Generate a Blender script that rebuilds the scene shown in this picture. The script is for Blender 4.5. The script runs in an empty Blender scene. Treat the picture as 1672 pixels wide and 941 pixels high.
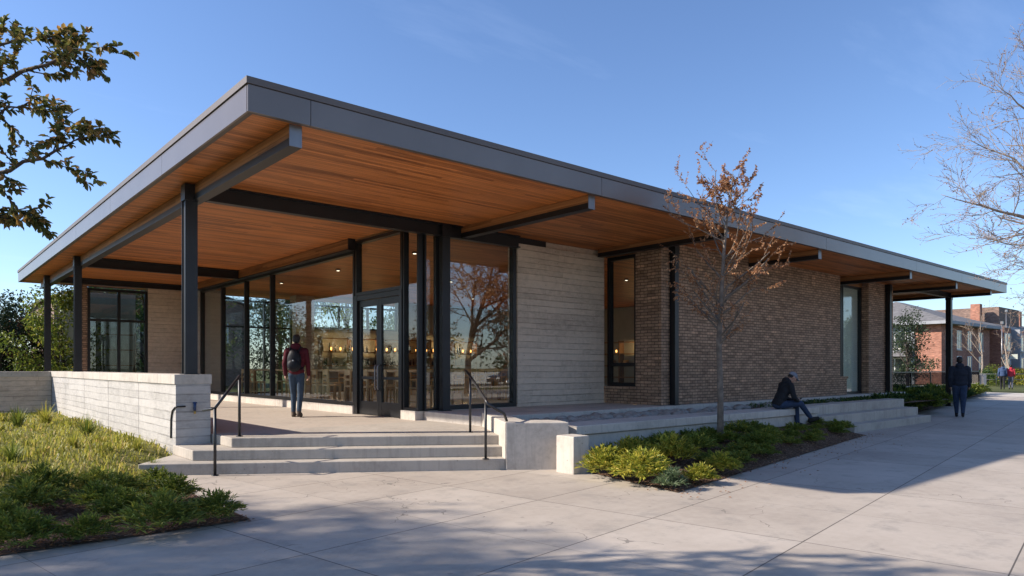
import bpy, math, random
from mathutils import Vector, Matrix, noise
R = math.radians
V = Vector
sc = bpy.context.scene
col = sc.collection
rnd = random.Random(7)

# ------------------------------------------------------------------ helpers
class MB:
    """collects geometry in world metres and links it as one mesh object"""
    def __init__(s):
        s.v = []; s.f = []; s.m = []; s.sm = []
    def add(s, vs, fs, mi=0, smooth=False):
        b = len(s.v)
        s.v.extend([tuple(x) for x in vs])
        for f in fs:
            s.f.append([b + i for i in f]); s.m.append(mi); s.sm.append(smooth)
    def box(s, x0, x1, y0, y1, z0, z1, mi=0):
        s.add([(x0,y0,z0),(x1,y0,z0),(x1,y1,z0),(x0,y1,z0),(x0,y0,z1),(x1,y0,z1),(x1,y1,z1),(x0,y1,z1)],
              [(3,2,1,0),(4,5,6,7),(0,1,5,4),(1,2,6,5),(2,3,7,6),(3,0,4,7)], mi)
    def obox(s, c, ax, ay, az, mi=0):
        c = V(c); ax = V(ax); ay = V(ay); az = V(az)
        p = [c-ax-ay-az, c+ax-ay-az, c+ax+ay-az, c-ax+ay-az, c-ax-ay+az, c+ax-ay+az, c+ax+ay+az, c-ax+ay+az]
        s.add(p, [(3,2,1,0),(4,5,6,7),(0,1,5,4),(1,2,6,5),(2,3,7,6),(3,0,4,7)], mi)
    def prism(s, poly, z0, z1, mi=0):
        n = len(poly)
        a = sum(poly[i][0]*poly[(i+1)%n][1]-poly[(i+1)%n][0]*poly[i][1] for i in range(n))
        if a < 0: poly = poly[::-1]
        vs = [(x,y,z0) for x,y in poly] + [(x,y,z1) for x,y in poly]
        fs = [tuple(range(n-1,-1,-1)), tuple(range(n,2*n))]
        for i in range(n):
            j = (i+1) % n
            fs.append((i, j, n+j, n+i))
        s.add(vs, fs, mi)
    def sheet(s, poly, z, mi=0):
        s.add([(x,y,z) for x,y in poly], [tuple(range(len(poly)))], mi)
    def tube(s, pts, rads, n=8, mi=0, cap=True, smooth=True):
        pts = [V(p) for p in pts]
        if not hasattr(rads, '__len__'): rads = [rads]*len(pts)
        vs = []; fs = []
        t0 = (pts[1]-pts[0]).normalized()
        up = V((0,0,1)) if abs(t0.z) < .9 else V((1,0,0))
        a = t0.cross(up).normalized()
        for i, p in enumerate(pts):
            t = (pts[min(i+1,len(pts)-1)] - pts[max(i-1,0)])
            if t.length < 1e-9: t = t0.copy()
            t.normalize()
            a = a - t*a.dot(t)
            a = a.normalized() if a.length > 1e-6 else t.orthogonal().normalized()
            b = t.cross(a)
            for k in range(n):
                w = 2*math.pi*k/n
                vs.append(p + (a*math.cos(w) + b*math.sin(w))*rads[i])
        for i in range(len(pts)-1):
            for k in range(n):
                k2 = (k+1) % n
                fs.append((i*n+k, i*n+k2, (i+1)*n+k2, (i+1)*n+k))
        if cap:
            fs.append(tuple(range(n-1,-1,-1)))
            fs.append(tuple((len(pts)-1)*n + k for k in range(n)))
        s.add(vs, fs, mi, smooth)
    def ell(s, c, r, rot=None, nu=12, nv=8, mi=0):
        c = V(c); vs = []; fs = []
        if not hasattr(r, '__len__'): r = (r,r,r)
        def tr(p):
            p = V((p[0]*r[0], p[1]*r[1], p[2]*r[2]))
            if rot is not None: p = rot @ p
            return p + c
        vs.append(tr((0,0,-1)))
        for j in range(1, nv):
            ph = -math.pi/2 + math.pi*j/nv
            for i in range(nu):
                th = 2*math.pi*i/nu
                vs.append(tr((math.cos(ph)*math.cos(th), math.cos(ph)*math.sin(th), math.sin(ph))))
        vs.append(tr((0,0,1)))
        for i in range(nu):
            fs.append((0, 1+(i+1)%nu, 1+i))
        for j in range(nv-2):
            for i in range(nu):
                a = 1+j*nu
                fs.append((a+i, a+(i+1)%nu, a+nu+(i+1)%nu, a+nu+i))
        t = len(vs)-1; a = 1+(nv-2)*nu
        for i in range(nu):
            fs.append((a+i, a+(i+1)%nu, t))
        s.add(vs, fs, mi, True)
    def cap(s, p0, r0, p1, r1, n=12):
        """closed tapered capsule"""
        p0 = V(p0); p1 = V(p1); d = p1-p0; L = d.length
        if L < 1e-6: d = V((0,0,1)); L = 1e-6
        d = d/L
        pts = []; rr = []
        for k in range(0, 5):
            w = math.pi/2*k/5
            pts.append(p0 - d*r0*math.cos(w)); rr.append(max(r0*math.sin(w), r0*.05))
        pts.append(p0); rr.append(r0); pts.append(p1); rr.append(r1)
        for k in range(4, -1, -1):
            w = math.pi/2*k/5
            pts.append(p1 + d*r1*math.cos(w)); rr.append(max(r1*math.sin(w), r1*.05))
        s.tube(pts, rr, n)
    def leaf(s, p, d, nrm, L, W, fold=.25, mi=0):
        d = d.normalized()
        a = d.cross(nrm)
        if a.length < 1e-4: a = d.orthogonal()
        a.normalize(); u = a.cross(d)
        m = p + d*L*.45
        s.add([p, m + a*W*.5 + u*W*fold, p + d*L - u*L*.08, m - a*W*.5 + u*W*fold], [(0,1,2),(0,2,3)], mi)
    def oval(s, p, d, nrm, L, W, fold=.2, mi=0):
        d = d.normalized(); a = d.cross(nrm)
        if a.length < 1e-4: a = d.orthogonal()
        a.normalize(); u = a.cross(d); q = p + d*L*.3; r = p + d*L*.7 - u*L*.05
        s.add([p, q + a*W*.5 + u*W*fold, r + a*W*.42 + u*W*fold, p + d*L - u*L*.14, r - a*W*.42 + u*W*fold, q - a*W*.5 + u*W*fold],
              [(0,1,2,3),(0,3,4,5)], mi)
    def build(s, name, mats, parent=None, off=None, bevel=0, uv=True, smooth=None):
        if off is None:
            r = parent
            off = V((0,0,0))
            while r is not None:
                off = off + r.location; r = r.parent
        me = bpy.data.meshes.new(name)
        me.from_pydata([(x-off[0], y-off[1], z-off[2]) for x,y,z in s.v], [], s.f)
        if not isinstance(mats, (list, tuple)): mats = [mats]
        for m in mats: me.materials.append(m)
        if len(mats) > 1: me.polygons.foreach_set('material_index', s.m)
        me.polygons.foreach_set('use_smooth', [bool(x) if smooth is None else smooth for x in s.sm])
        if uv:
            ul = me.uv_layers.new(name='UVMap').data
            for p in me.polygons:
                n = p.normal
                if abs(n.z) > .72:
                    for li in p.loop_indices:
                        c = s.v[me.loops[li].vertex_index]; ul[li].uv = (c[0], c[1])
                else:
                    h = math.hypot(n.x, n.y); tx, ty = -n.y/h, n.x/h
                    if abs(tx) > .98: tx, ty = 1, 0
                    if abs(ty) > .98: tx, ty = 0, 1
                    for li in p.loop_indices:
                        c = s.v[me.loops[li].vertex_index]; ul[li].uv = (c[0]*tx + c[1]*ty, c[2])
        me.update()
        o = bpy.data.objects.new(name, me); col.objects.link(o)
        if parent is not None: o.parent = parent
        else: o.location = off
        if bevel:
            b = o.modifiers.new('edge', 'BEVEL'); b.width = bevel; b.segments = 2; b.limit_method = 'ANGLE'
        return o

def tag(o, label=None, cat=None, group=None, kind=None):
    if label: o['label'] = label
    if cat: o['category'] = cat
    if group: o['group'] = group
    if kind: o['kind'] = kind
    return o
def empty(name, loc, label, cat, group=None, rz=0):
    o = bpy.data.objects.new(name, None); col.objects.link(o)
    o.location = loc; o.rotation_euler = (0,0,rz); o.empty_display_size = .2
    return tag(o, label, cat, group)
def kids(o): return [c for c in bpy.data.objects if c.parent == o]
def copy_tree(o, parent=None, ch=None):
    c = o.copy(); col.objects.link(c)
    if parent is not None: c.parent = parent
    for k in kids(o): copy_tree(k, c)
    return c
def cuboid(name, dims, mat, parent=None, bevel=0, **k):
    m = MB(); m.box(*dims); return m.build(name, mat, parent, bevel=bevel, **k)

# camera constants used only to turn distances seen in the photograph into metres
EYE, FOC, CX, HZ = 1.55, 1142.0, 836.0, 600.0
S_, C_ = math.sin(R(41)), math.cos(R(41))
def W(px, py, d):
    r = (px-CX)/FOC*d
    return V((C_*r + S_*d, -S_*r + C_*d, EYE + (HZ-py)/FOC*d))
def G(px, py, z=0.0):
    return W(px, py, FOC*(EYE-z)/(py-HZ))

# ------------------------------------------------------------------ materials
def mat(name):
    m = bpy.data.materials.new(name); m.use_nodes = True
    nt = m.node_tree; nt.nodes.clear()
    out = nt.nodes.new('ShaderNodeOutputMaterial')
    return m, nt, out
def N(nt, t, **k):
    n = nt.nodes.new(t)
    for a, b in k.items(): setattr(n, a, b)
    return n
def val(nt, op, a, b=None, c=None):
    n = N(nt, 'ShaderNodeMath', operation=op)
    for i, x in enumerate((a, b, c)):
        if x is None: continue
        if isinstance(x, (int, float)): n.inputs[i].default_value = x
        else: nt.links.new(x, n.inputs[i])
    return n.outputs[0]
def mixc(nt, fac, a, b, mode='MIX'):
    n = N(nt, 'ShaderNodeMix', data_type='RGBA', blend_type=mode)
    for i, x in ((0, fac), (6, a), (7, b)):
        if isinstance(x, (int, float)): n.inputs[i].default_value = x
        elif isinstance(x, tuple): n.inputs[i].default_value = x if len(x) == 4 else (*x, 1)
        else: nt.links.new(x, n.inputs[i])
    return n.outputs[2]
def ramp(nt, fac, stops):
    n = N(nt, 'ShaderNodeValToRGB'); e = n.color_ramp.elements
    while len(e) < len(stops): e.new(.5)
    for el, (p, c) in zip(e, stops):
        el.position = p; el.color = (*c, 1) if len(c) == 3 else c
    nt.links.new(fac, n.inputs[0]); return n.outputs[0]
def noise_n(nt, vec, scale, detail=4, rough=.55, dims='3D'):
    n = N(nt, 'ShaderNodeTexNoise', noise_dimensions=dims)
    n.inputs['Scale'].default_value = scale; n.inputs['Detail'].default_value = detail; n.inputs['Roughness'].default_value = rough
    if vec is not None: nt.links.new(vec, n.inputs['Vector'])
    return n.outputs['Fac']
def bump(nt, h, strength=.3, dist=.01):
    b = N(nt, 'ShaderNodeBump'); b.inputs['Strength'].default_value = strength; b.inputs['Distance'].default_value = dist
    nt.links.new(h, b.inputs['Height']); return b.outputs[0]
def principled(nt, out, color, rough=.6, metal=0, normal=None, spec=.5, **k):
    p = N(nt, 'ShaderNodeBsdfPrincipled')
    def setv(i, x):
        if isinstance(x, tuple): p.inputs[i].default_value = (*x, 1) if len(x) == 3 else x
        elif isinstance(x, (int, float)): p.inputs[i].default_value = x
        else: nt.links.new(x, p.inputs[i])
    setv('Base Color', color); setv('Roughness', rough); setv('Metallic', metal); setv('Specular IOR Level', spec)
    if normal is not None: nt.links.new(normal, p.inputs['Normal'])
    for a, b in k.items(): setv(a, b)
    if out is not None: nt.links.new(p.outputs[0], out.inputs[0])
    return p
def uvn(nt):
    t = N(nt, 'ShaderNodeTexCoord'); return t.outputs['UV']
def geo_pos(nt): return N(nt, 'ShaderNodeNewGeometry').outputs['Position']
def scalev(nt, vec, s, loc=(0,0,0), rot=(0,0,0)):
    m = N(nt, 'ShaderNodeMapping'); m.inputs['Scale'].default_value = s; m.inputs['Location'].default_value = loc; m.inputs['Rotation'].default_value = rot
    nt.links.new(vec, m.inputs[0]); return m.outputs[0]
def sepxyz(nt, vec):
    s = N(nt, 'ShaderNodeSeparateXYZ'); nt.links.new(vec, s.inputs[0]); return s.outputs
def combine(nt, x, y, z=0):
    c = N(nt, 'ShaderNodeCombineXYZ')
    for i, a in enumerate((x, y, z)):
        if isinstance(a, (int, float)): c.inputs[i].default_value = a
        else: nt.links.new(a, c.inputs[i])
    return c.outputs[0]
def wn(nt, vec, dims='2D'):
    n = N(nt, 'ShaderNodeTexWhiteNoise', noise_dimensions=dims)
    nt.links.new(vec, n.inputs['W' if dims == '1D' else 'Vector']); return n.outputs['Value']

def plain(name, color, rough=.6, metal=0, var=.12, scale=6, spec=.5, bmp=0.0, bscale=60, **k):
    m, nt, out = mat(name)
    g = geo_pos(nt); n = noise_n(nt, g, scale, 3)
    lo = tuple(c*(1-var) for c in color); hi = tuple(min(1, c*(1+var)) for c in color)
    c = ramp(nt, n, [(.3, lo), (.7, hi)])
    nm = bump(nt, noise_n(nt, g, bscale, 2), bmp, .01) if bmp else None
    principled(nt, out, c, rough, metal, nm, spec, **k); return m

def board_concrete(name, base, h=.145, lined=.5):
    m, nt, out = mat(name)
    uv = uvn(nt); s = sepxyz(nt, uv)
    wob = val(nt, 'ADD', val(nt, 'MULTIPLY', noise_n(nt, uv, .7, 3), .04), val(nt, 'MULTIPLY', noise_n(nt, combine(nt, 0.0, s[1]), 2.3, 2), .16))
    vv = val(nt, 'DIVIDE', val(nt, 'ADD', s[1], wob), h)
    row = val(nt, 'FLOOR', vv); fr = val(nt, 'FRACT', vv)
    rr = wn(nt, row, '1D')
    uu = val(nt, 'ADD', val(nt, 'DIVIDE', s[0], 2.3), val(nt, 'MULTIPLY', rr, 7.3))
    cell = val(nt, 'FLOOR', uu); fu = val(nt, 'FRACT', uu)
    tone = wn(nt, combine(nt, row, cell), '2D')
    grain = noise_n(nt, scalev(nt, uv, (1.6, 26, 1)), 3, 6, .65)
    big = noise_n(nt, uv, .9, 5, .6)
    edge = val(nt, 'MINIMUM', fr, val(nt, 'SUBTRACT', 1, fr))
    line = val(nt, 'LESS_THAN', edge, val(nt, 'MULTIPLY', noise_n(nt, scalev(nt, uv, (2.2, 9, 1)), 1, 3), .135))
    eu = val(nt, 'MINIMUM', fu, val(nt, 'SUBTRACT', 1, fu))
    vline = val(nt, 'LESS_THAN', eu, .0022)
    v = val(nt, 'ADD', val(nt, 'MULTIPLY', tone, .13), val(nt, 'ADD', val(nt, 'MULTIPLY', grain, .5), val(nt, 'ADD', val(nt, 'MULTIPLY', big, .5), val(nt, 'MULTIPLY', noise_n(nt, uv, 7, 5, .7), .46))))
    c = ramp(nt, val(nt, 'MULTIPLY', v, .62), [(.3, tuple(x*.5 for x in base)), (.52, base), (.74, tuple(min(1,x*1.22) for x in base))])
    knot = N(nt, 'ShaderNodeTexVoronoi'); knot.inputs['Scale'].default_value = 2.6
    nt.links.new(scalev(nt, uv, (1, 1.6, 1)), knot.inputs['Vector'])
    kn = val(nt, 'LESS_THAN', knot.outputs['Distance'], .045)
    patch = ramp(nt, noise_n(nt, scalev(nt, uv, (.9, 5, 1)), 1.3, 4, .65), [(.38,(.15,.15,.15)),(.62,(1,1,1))])
    c = mixc(nt, val(nt, 'MULTIPLY', patch, val(nt, 'MULTIPLY', val(nt, 'MAXIMUM', line, vline), lined)), c, tuple(x*.28 for x in base))
    c = mixc(nt, val(nt, 'MULTIPLY', kn, .6), c, tuple(x*.25 for x in base))
    hh = val(nt, 'ADD', val(nt, 'MULTIPLY', tone, .5), val(nt, 'ADD', val(nt, 'MULTIPLY', grain, .45), val(nt, 'MULTIPLY', val(nt, 'MAXIMUM', line, vline), -.9)))
    principled(nt, out, c, .85, 0, bump(nt, hh, .7, .012), .25); return m

def smooth_concrete(name, base, stain=.35, warm=0):
    m, nt, out = mat(name)
    g = geo_pos(nt)
    a = noise_n(nt, g, 1.1, 6, .62); b = noise_n(nt, g, 14, 5, .7); f = noise_n(nt, g, 130, 2)
    v = val(nt, 'ADD', val(nt, 'MULTIPLY', a, .62), val(nt, 'ADD', val(nt, 'MULTIPLY', b, .28), val(nt, 'MULTIPLY', f, .1)))
    c = ramp(nt, v, [(.34, tuple(x*(1-stain) for x in base)), (.5, base), (.66, tuple(x*(1+stain*.4) for x in base))])
    vo = N(nt, 'ShaderNodeTexVoronoi'); vo.inputs['Scale'].default_value = 5.5; nt.links.new(g, vo.inputs['Vector'])
    hole = val(nt, 'LESS_THAN', vo.outputs['Distance'], .06)
    drip = noise_n(nt, scalev(nt, g, (5, 5, .45)), 2.2, 4, .6)
    c = mixc(nt, ramp(nt, drip, [(.52, (0,0,0)), (.75, (.5,.5,.5))]), c, tuple(x*.55 for x in base))
    c = mixc(nt, val(nt, 'MULTIPLY', hole, .55), c, tuple(x*.3 for x in base))
    h = val(nt, 'SUBTRACT', val(nt, 'MULTIPLY', b, .3), hole)
    principled(nt, out, c, .8, 0, bump(nt, h, .35, .006), .3); return m

def brick(name, c1, c2, mort, bw=.27, bh=.088, b=.5):
    m, nt, out = mat(name)
    uv = uvn(nt)
    w = noise_n(nt, uv, 3.0, 3)
    wob = N(nt, 'ShaderNodeVectorMath', operation='ADD'); nt.links.new(uv, wob.inputs[0])
    cn = N(nt, 'ShaderNodeTexNoise'); cn.inputs['Scale'].default_value = 5; nt.links.new(uv, cn.inputs['Vector'])
    sub = N(nt, 'ShaderNodeVectorMath', operation='MULTIPLY_ADD')
    nt.links.new(cn.outputs['Color'], sub.inputs[0]); sub.inputs[1].default_value = (.04,.026,0); sub.inputs[2].default_value = (-.02,-.013,0)
    nt.links.new(sub.outputs[0], wob.inputs[1])
    uvw = wob.outputs[0]
    t = N(nt, 'ShaderNodeTexBrick'); nt.links.new(uvw, t.inputs['Vector'])
    t.inputs['Scale'].default_value = 1; t.inputs['Brick Width'].default_value = bw; t.inputs['Row Height'].default_value = bh
    t.inputs['Mortar Size'].default_value = .009; t.inputs['Mortar Smooth'].default_value = .25; t.inputs['Bias'].default_value = -.1
    t.inputs['Color1'].default_value = (*c1,1); t.inputs['Color2'].default_value = (*c2,1); t.inputs['Mortar'].default_value = (*mort,1)
    s = sepxyz(nt, uvw)
    row = val(nt, 'FLOOR', val(nt, 'DIVIDE', s[1], bh))
    off = val(nt, 'MULTIPLY', val(nt, 'MODULO', row, 2), .5)
    cell = val(nt, 'FLOOR', val(nt, 'ADD', val(nt, 'DIVIDE', s[0], bw), off))
    rv = wn(nt, combine(nt, cell, row), '2D')
    c = mixc(nt, 1.0, t.outputs['Color'], ramp(nt, rv, [(0,(.74,.72,.7)),(.5,(.97,.97,.97)),(.95,(1.15,1.13,1.1)),(1,(1.5,1.42,1.35))]), 'MULTIPLY')
    fine = noise_n(nt, uv, 40, 4, .7)
    c = mixc(nt, .45, c, ramp(nt, fine, [(.3,(.6,.6,.6)),(.7,(1.35,1.35,1.35))]), 'MULTIPLY')
    c = mixc(nt, .5, c, ramp(nt, noise_n(nt, uv, .6, 4), [(.3,(.7,.7,.7)),(.7,(1.2,1.2,1.2))]), 'MULTIPLY')
    h = val(nt, 'ADD', val(nt, 'SUBTRACT', val(nt, 'MULTIPLY', rv, .35), t.outputs['Fac']), val(nt, 'MULTIPLY', fine, .35))
    principled(nt, out, c, .88, 0, bump(nt, h, b, .014), .2); return m

def cedar(name, base, pw=.095, along='x', gloss=.45):
    m, nt, out = mat(name)
    uv = uvn(nt); s = sepxyz(nt, uv)
    u, v = (s[0], s[1]) if along == 'x' else (s[1], s[0])
    vv = val(nt, 'DIVIDE', v, pw); row = val(nt, 'FLOOR', vv); fr = val(nt, 'FRACT', vv)
    rr = wn(nt, row, '1D')
    uu = val(nt, 'ADD', val(nt, 'DIVIDE', u, 3.4), val(nt, 'MULTIPLY', rr, 9.7)); cell = val(nt, 'FLOOR', uu)
    tone = wn(nt, combine(nt, row, cell), '2D')
    g = noise_n(nt, combine(nt, val(nt, 'ADD', val(nt, 'MULTIPLY', u, .8), val(nt, 'MULTIPLY', rr, 30)), val(nt, 'MULTIPLY', v, 22)), 2.2, 6, .62, '2D')
    big = noise_n(nt, combine(nt, val(nt, 'MULTIPLY', u, .35), val(nt, 'MULTIPLY', v, 1.6)), 1.5, 3, .5, '2D')
    t = val(nt, 'ADD', val(nt, 'MULTIPLY', tone, .32), val(nt, 'ADD', val(nt, 'MULTIPLY', g, .62), val(nt, 'MULTIPLY', big, .35)))
    c = ramp(nt, val(nt, 'MULTIPLY', t, .78), [(.28, tuple(x*y for x, y in zip(base, (.34,.28,.25)))), (.5, base), (.74, tuple(min(1,x*y) for x, y in zip(base, (1.5,1.55,1.6))))])
    edge = val(nt, 'LESS_THAN', val(nt, 'MINIMUM', fr, val(nt, 'SUBTRACT', 1, fr)), .035)
    c = mixc(nt, val(nt, 'MULTIPLY', edge, .75), c, tuple(x*.2 for x in base))
    h = val(nt, 'SUBTRACT', val(nt, 'MULTIPLY', g, .2), edge)
    principled(nt, out, c, gloss, 0, bump(nt, h, .4, .006), .35); return m

def leafmat(name, stops, trans=.35, rough=.5):
    m, nt, out = mat(name)
    rpi = N(nt, 'ShaderNodeNewGeometry').outputs['Random Per Island']
    c = ramp(nt, rpi, stops)
    n = noise_n(nt, geo_pos(nt), 1.7, 2)
    c = mixc(nt, .5, c, ramp(nt, n, [(.3,(.65,.65,.65)),(.7,(1.3,1.3,1.25))]), 'MULTIPLY')
    p = principled(nt, None, c, rough, 0, None, .35)
    t = N(nt, 'ShaderNodeBsdfTranslucent'); nt.links.new(c, t.inputs[0])
    mx = N(nt, 'ShaderNodeMixShader'); mx.inputs[0].default_value = trans
    nt.links.new(p.outputs[0], mx.inputs[1]); nt.links.new(t.outputs[0], mx.inputs[2]); nt.links.new(mx.outputs[0], out.inputs[0])
    return m

def glassmat(name, tint, f0=.075, rough=0.0):
    m, nt, out = mat(name)
    lw = N(nt, 'ShaderNodeLayerWeight'); lw.inputs[0].default_value = .5
    fac = val(nt, 'ADD', val(nt, 'MULTIPLY', val(nt, 'POWER', lw.outputs['Facing'], 5.0), 1-f0), f0)
    tr = N(nt, 'ShaderNodeBsdfTransparent'); tr.inputs[0].default_value = (*tint,1)
    gl = N(nt, 'ShaderNodeBsdfGlossy'); gl.inputs['Roughness'].default_value = rough
    bn = bump(nt, noise_n(nt, geo_pos(nt), .9, 1), .012, .05); nt.links.new(bn, gl.inputs['Normal'])
    mx = N(nt, 'ShaderNodeMixShader'); nt.links.new(fac, mx.inputs[0]); nt.links.new(tr.outputs[0], mx.inputs[1]); nt.links.new(gl.outputs[0], mx.inputs[2])
    nt.links.new(mx.outputs[0], out.inputs[0]); return m

def pavement_mat():
    m, nt, out = mat('pavement_concrete')
    g = geo_pos(nt)
    p = scalev(nt, g, (1,1,1), rot=(0,0,R(-8.5))); s = sepxyz(nt, p)
    def lines(x, sp, off, w):
        f = val(nt, 'FRACT', val(nt, 'DIVIDE', val(nt, 'SUBTRACT', x, off), sp))
        e = val(nt, 'MULTIPLY', val(nt, 'MINIMUM', f, val(nt, 'SUBTRACT', 1, f)), sp)
        return val(nt, 'LESS_THAN', e, w)
    j1 = val(nt, 'MAXIMUM', lines(s[1], 1.5, 2.07, .006), lines(s[0], 3.1, 9.5, .006))
    j2 = lines(s[0], 1.55, 9.5, .004)
    joint = val(nt, 'MAXIMUM', j1, val(nt, 'MULTIPLY', j2, .6))
    cell = wn(nt, combine(nt, val(nt, 'FLOOR', val(nt, 'DIVIDE', val(nt, 'SUBTRACT', s[0], 9.5), 1.55)), val(nt, 'FLOOR', val(nt, 'DIVIDE', val(nt, 'SUBTRACT', s[1], 2.07), 1.5))), '2D')
    a = noise_n(nt, g, .8, 6, .6); b = noise_n(nt, g, 9, 5, .7); f = noise_n(nt, g, 170, 2)
    v = val(nt, 'ADD', val(nt, 'ADD', val(nt, 'MULTIPLY', a, .5), val(nt, 'MULTIPLY', cell, .15)), val(nt, 'ADD', val(nt, 'MULTIPLY', b, .26), val(nt, 'MULTIPLY', f, .12)))
    c = ramp(nt, v, [(.36, (.33,.28,.232)), (.52, (.41,.352,.293)), (.68, (.475,.412,.348))])
    vo = N(nt, 'ShaderNodeTexVoronoi'); vo.inputs['Scale'].default_value = 1.6; nt.links.new(g, vo.inputs['Vector'])
    spot = val(nt, 'LESS_THAN', vo.outputs['Distance'], .028)
    st = noise_n(nt, g, 2.3, 5, .75)
    c = mixc(nt, ramp(nt, st, [(.52,(0,0,0)),(.72,(.6,.6,.6))]), c, (.235,.215,.19))
    c = mixc(nt, val(nt, 'MULTIPLY', spot, .5), c, (.12,.11,.1))
    wv = N(nt, 'ShaderNodeVectorMath', operation='MULTIPLY_ADD'); nz = N(nt, 'ShaderNodeTexNoise'); nz.inputs['Scale'].default_value = 2.5; nt.links.new(g, nz.inputs['Vector'])
    nt.links.new(nz.outputs['Color'], wv.inputs[0]); wv.inputs[1].default_value = (.7,.7,.7); nt.links.new(g, wv.inputs[2])
    ve = N(nt, 'ShaderNodeTexVoronoi', feature='DISTANCE_TO_EDGE'); ve.inputs['Scale'].default_value = .45; nt.links.new(wv.outputs[0], ve.inputs['Vector'])
    crack = val(nt, 'MULTIPLY', val(nt, 'LESS_THAN', ve.outputs['Distance'], .0022), val(nt, 'GREATER_THAN', noise_n(nt, g, .35, 2), .52))
    c = mixc(nt, val(nt, 'MULTIPLY', crack, .6), c, (.1,.09,.08))
    gm = N(nt, 'ShaderNodeTexVoronoi'); gm.inputs['Scale'].default_value = 3.7; nt.links.new(g, gm.inputs['Vector'])
    gum = val(nt, 'MULTIPLY', val(nt, 'LESS_THAN', gm.outputs['Distance'], .075), val(nt, 'GREATER_THAN', noise_n(nt, g, 1.1, 2), .55))
    c = mixc(nt, val(nt, 'MULTIPLY', gum, .4), c, (.14,.125,.11))
    c = mixc(nt, val(nt, 'MULTIPLY', joint, .85), c, (.055,.048,.04))
    h = val(nt, 'SUBTRACT', val(nt, 'MULTIPLY', f, .25), val(nt, 'MULTIPLY', joint, 1.5))
    principled(nt, out, c, .72, 0, bump(nt, h, .3, .008), .35); return m

def mulch_mat():
    m, nt, out = mat('bark_mulch')
    g = geo_pos(nt)
    vo = N(nt, 'ShaderNodeTexVoronoi'); vo.inputs['Scale'].default_value = 38; nt.links.new(scalev(nt, g, (1,1.7,1)), vo.inputs['Vector'])
    sep = N(nt, 'ShaderNodeSeparateColor'); nt.links.new(vo.outputs['Color'], sep.inputs[0])
    c = ramp(nt, sep.outputs[0], [(0,(.045,.025,.015)),(.5,(.12,.062,.036)),(.85,(.22,.125,.075)),(1,(.4,.27,.18))])
    c = mixc(nt, .6, c, ramp(nt, noise_n(nt, g, 3, 3), [(.3,(.6,.6,.6)),(.7,(1.2,1.2,1.2))]), 'MULTIPLY')
    principled(nt, out, c, .9, 0, bump(nt, vo.outputs['Distance'], 1.0, .03), .2); return m

def grass_ground(name, a, b):
    m, nt, out = mat(name); g = geo_pos(nt)
    n = val(nt, 'ADD', val(nt, 'MULTIPLY', noise_n(nt, g, .25, 5, .6), .6), val(nt, 'MULTIPLY', noise_n(nt, g, 12, 4, .7), .4))
    c = ramp(nt, n, [(.35, a), (.65, b)])
    principled(nt, out, c, .95, 0, bump(nt, noise_n(nt, g, 40, 3), .8, .03), .15); return m

def emit(name, color, strength):
    m, nt, out = mat(name)
    e = N(nt, 'ShaderNodeEmission'); e.inputs[0].default_value = (*color,1); e.inputs[1].default_value = strength
    nt.links.new(e.outputs[0], out.inputs[0]); return m

M = {}
M['board'] = board_concrete('board_formed_concrete', (.62,.51,.40), .14, .55)
M['board_pale'] = board_concrete('board_formed_concrete_pale', (.46,.435,.405), .135, .55)
M['conc'] = smooth_concrete('cast_concrete', (.5,.45,.39))
M['conc_step'] = smooth_concrete('step_concrete', (.41,.365,.31), .3)
M['terrace'] = smooth_concrete('terrace_concrete', (.42,.36,.3), .22)
M['brick'] = brick('dark_brown_brick', (.43,.28,.185), (.30,.2,.135), (.11,.08,.06), .215, .072, .6)
M['brick_red'] = brick('red_brick', (.42,.185,.125), (.34,.145,.1), (.25,.2,.17), .24, .08, .4)
M['brick_far'] = brick('weathered_brick', (.24,.16,.13), (.18,.12,.1), (.22,.19,.17), .24, .08, .4)
M['soffit'] = cedar('cedar_soffit', (.52,.18,.05), .08)
M['glulam'] = cedar('glulam_wood', (.3,.14,.055), .045)
M['ceil'] = cedar('interior_ceiling_wood', (.5,.3,.15))
M['steel'] = plain('black_steel', (.018,.018,.02), .42, .3, .15, 3)
M['frame'] = plain('dark_window_frame', (.02,.02,.021), .38, .4, .1, 3)
M['fascia'] = plain('grey_metal_fascia', (.17,.14,.122), .3, .4, .07, 1.2)
M['coping'] = plain('grey_metal_coping', (.11,.09,.08), .5, .1, .07, 1.2)
M['plate'] = plain('galvanised_plate', (.2,.2,.21), .4, .6, .1, 5)
M['rail'] = plain('brushed_dark_rail', (.05,.05,.052), .42, .7, .1, 20)
M['rooftop'] = plain('roof_membrane', (.2,.2,.2), .8)
M['glass'] = glassmat('clear_glazing', (.965,.985,.975), .045)
M['glass_mirror'] = glassmat('reflective_glazing', (.9,.93,.92), .1)
M['glass_dark'] = glassmat('grey_tinted_glazing', (.6,.66,.66), .09)
M['pave'] = pavement_mat()
M['mulch'] = mulch_mat()
M['ground'] = grass_ground('rough_grass', (.05,.06,.02), (.12,.13,.05))
M['lawnsoil'] = grass_ground('lawn_soil', (.10,.10,.03), (.24,.22,.07))
M['asphalt'] = plain('asphalt', (.05,.05,.052), .85, 0, .2, 4, bmp=.3)
M['white'] = plain('white_paint', (.7,.69,.66), .6)
M['plaster'] = plain('pale_plaster', (.42,.44,.39), .8, 0, .08, 2)
M['floor'] = plain('polished_concrete_floor', (.42,.4,.37), .35, 0, .15, 1.5)
M['oak'] = plain('pale_oak', (.55,.37,.19), .5, 0, .2, 9)
M['oak_dark'] = plain('brown_oak', (.27,.16,.08), .5, 0, .2, 9)
M['bark'] = plain('grey_brown_bark', (.15,.12,.095), .9, 0, .35, 9, bmp=.6, bscale=40)
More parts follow.
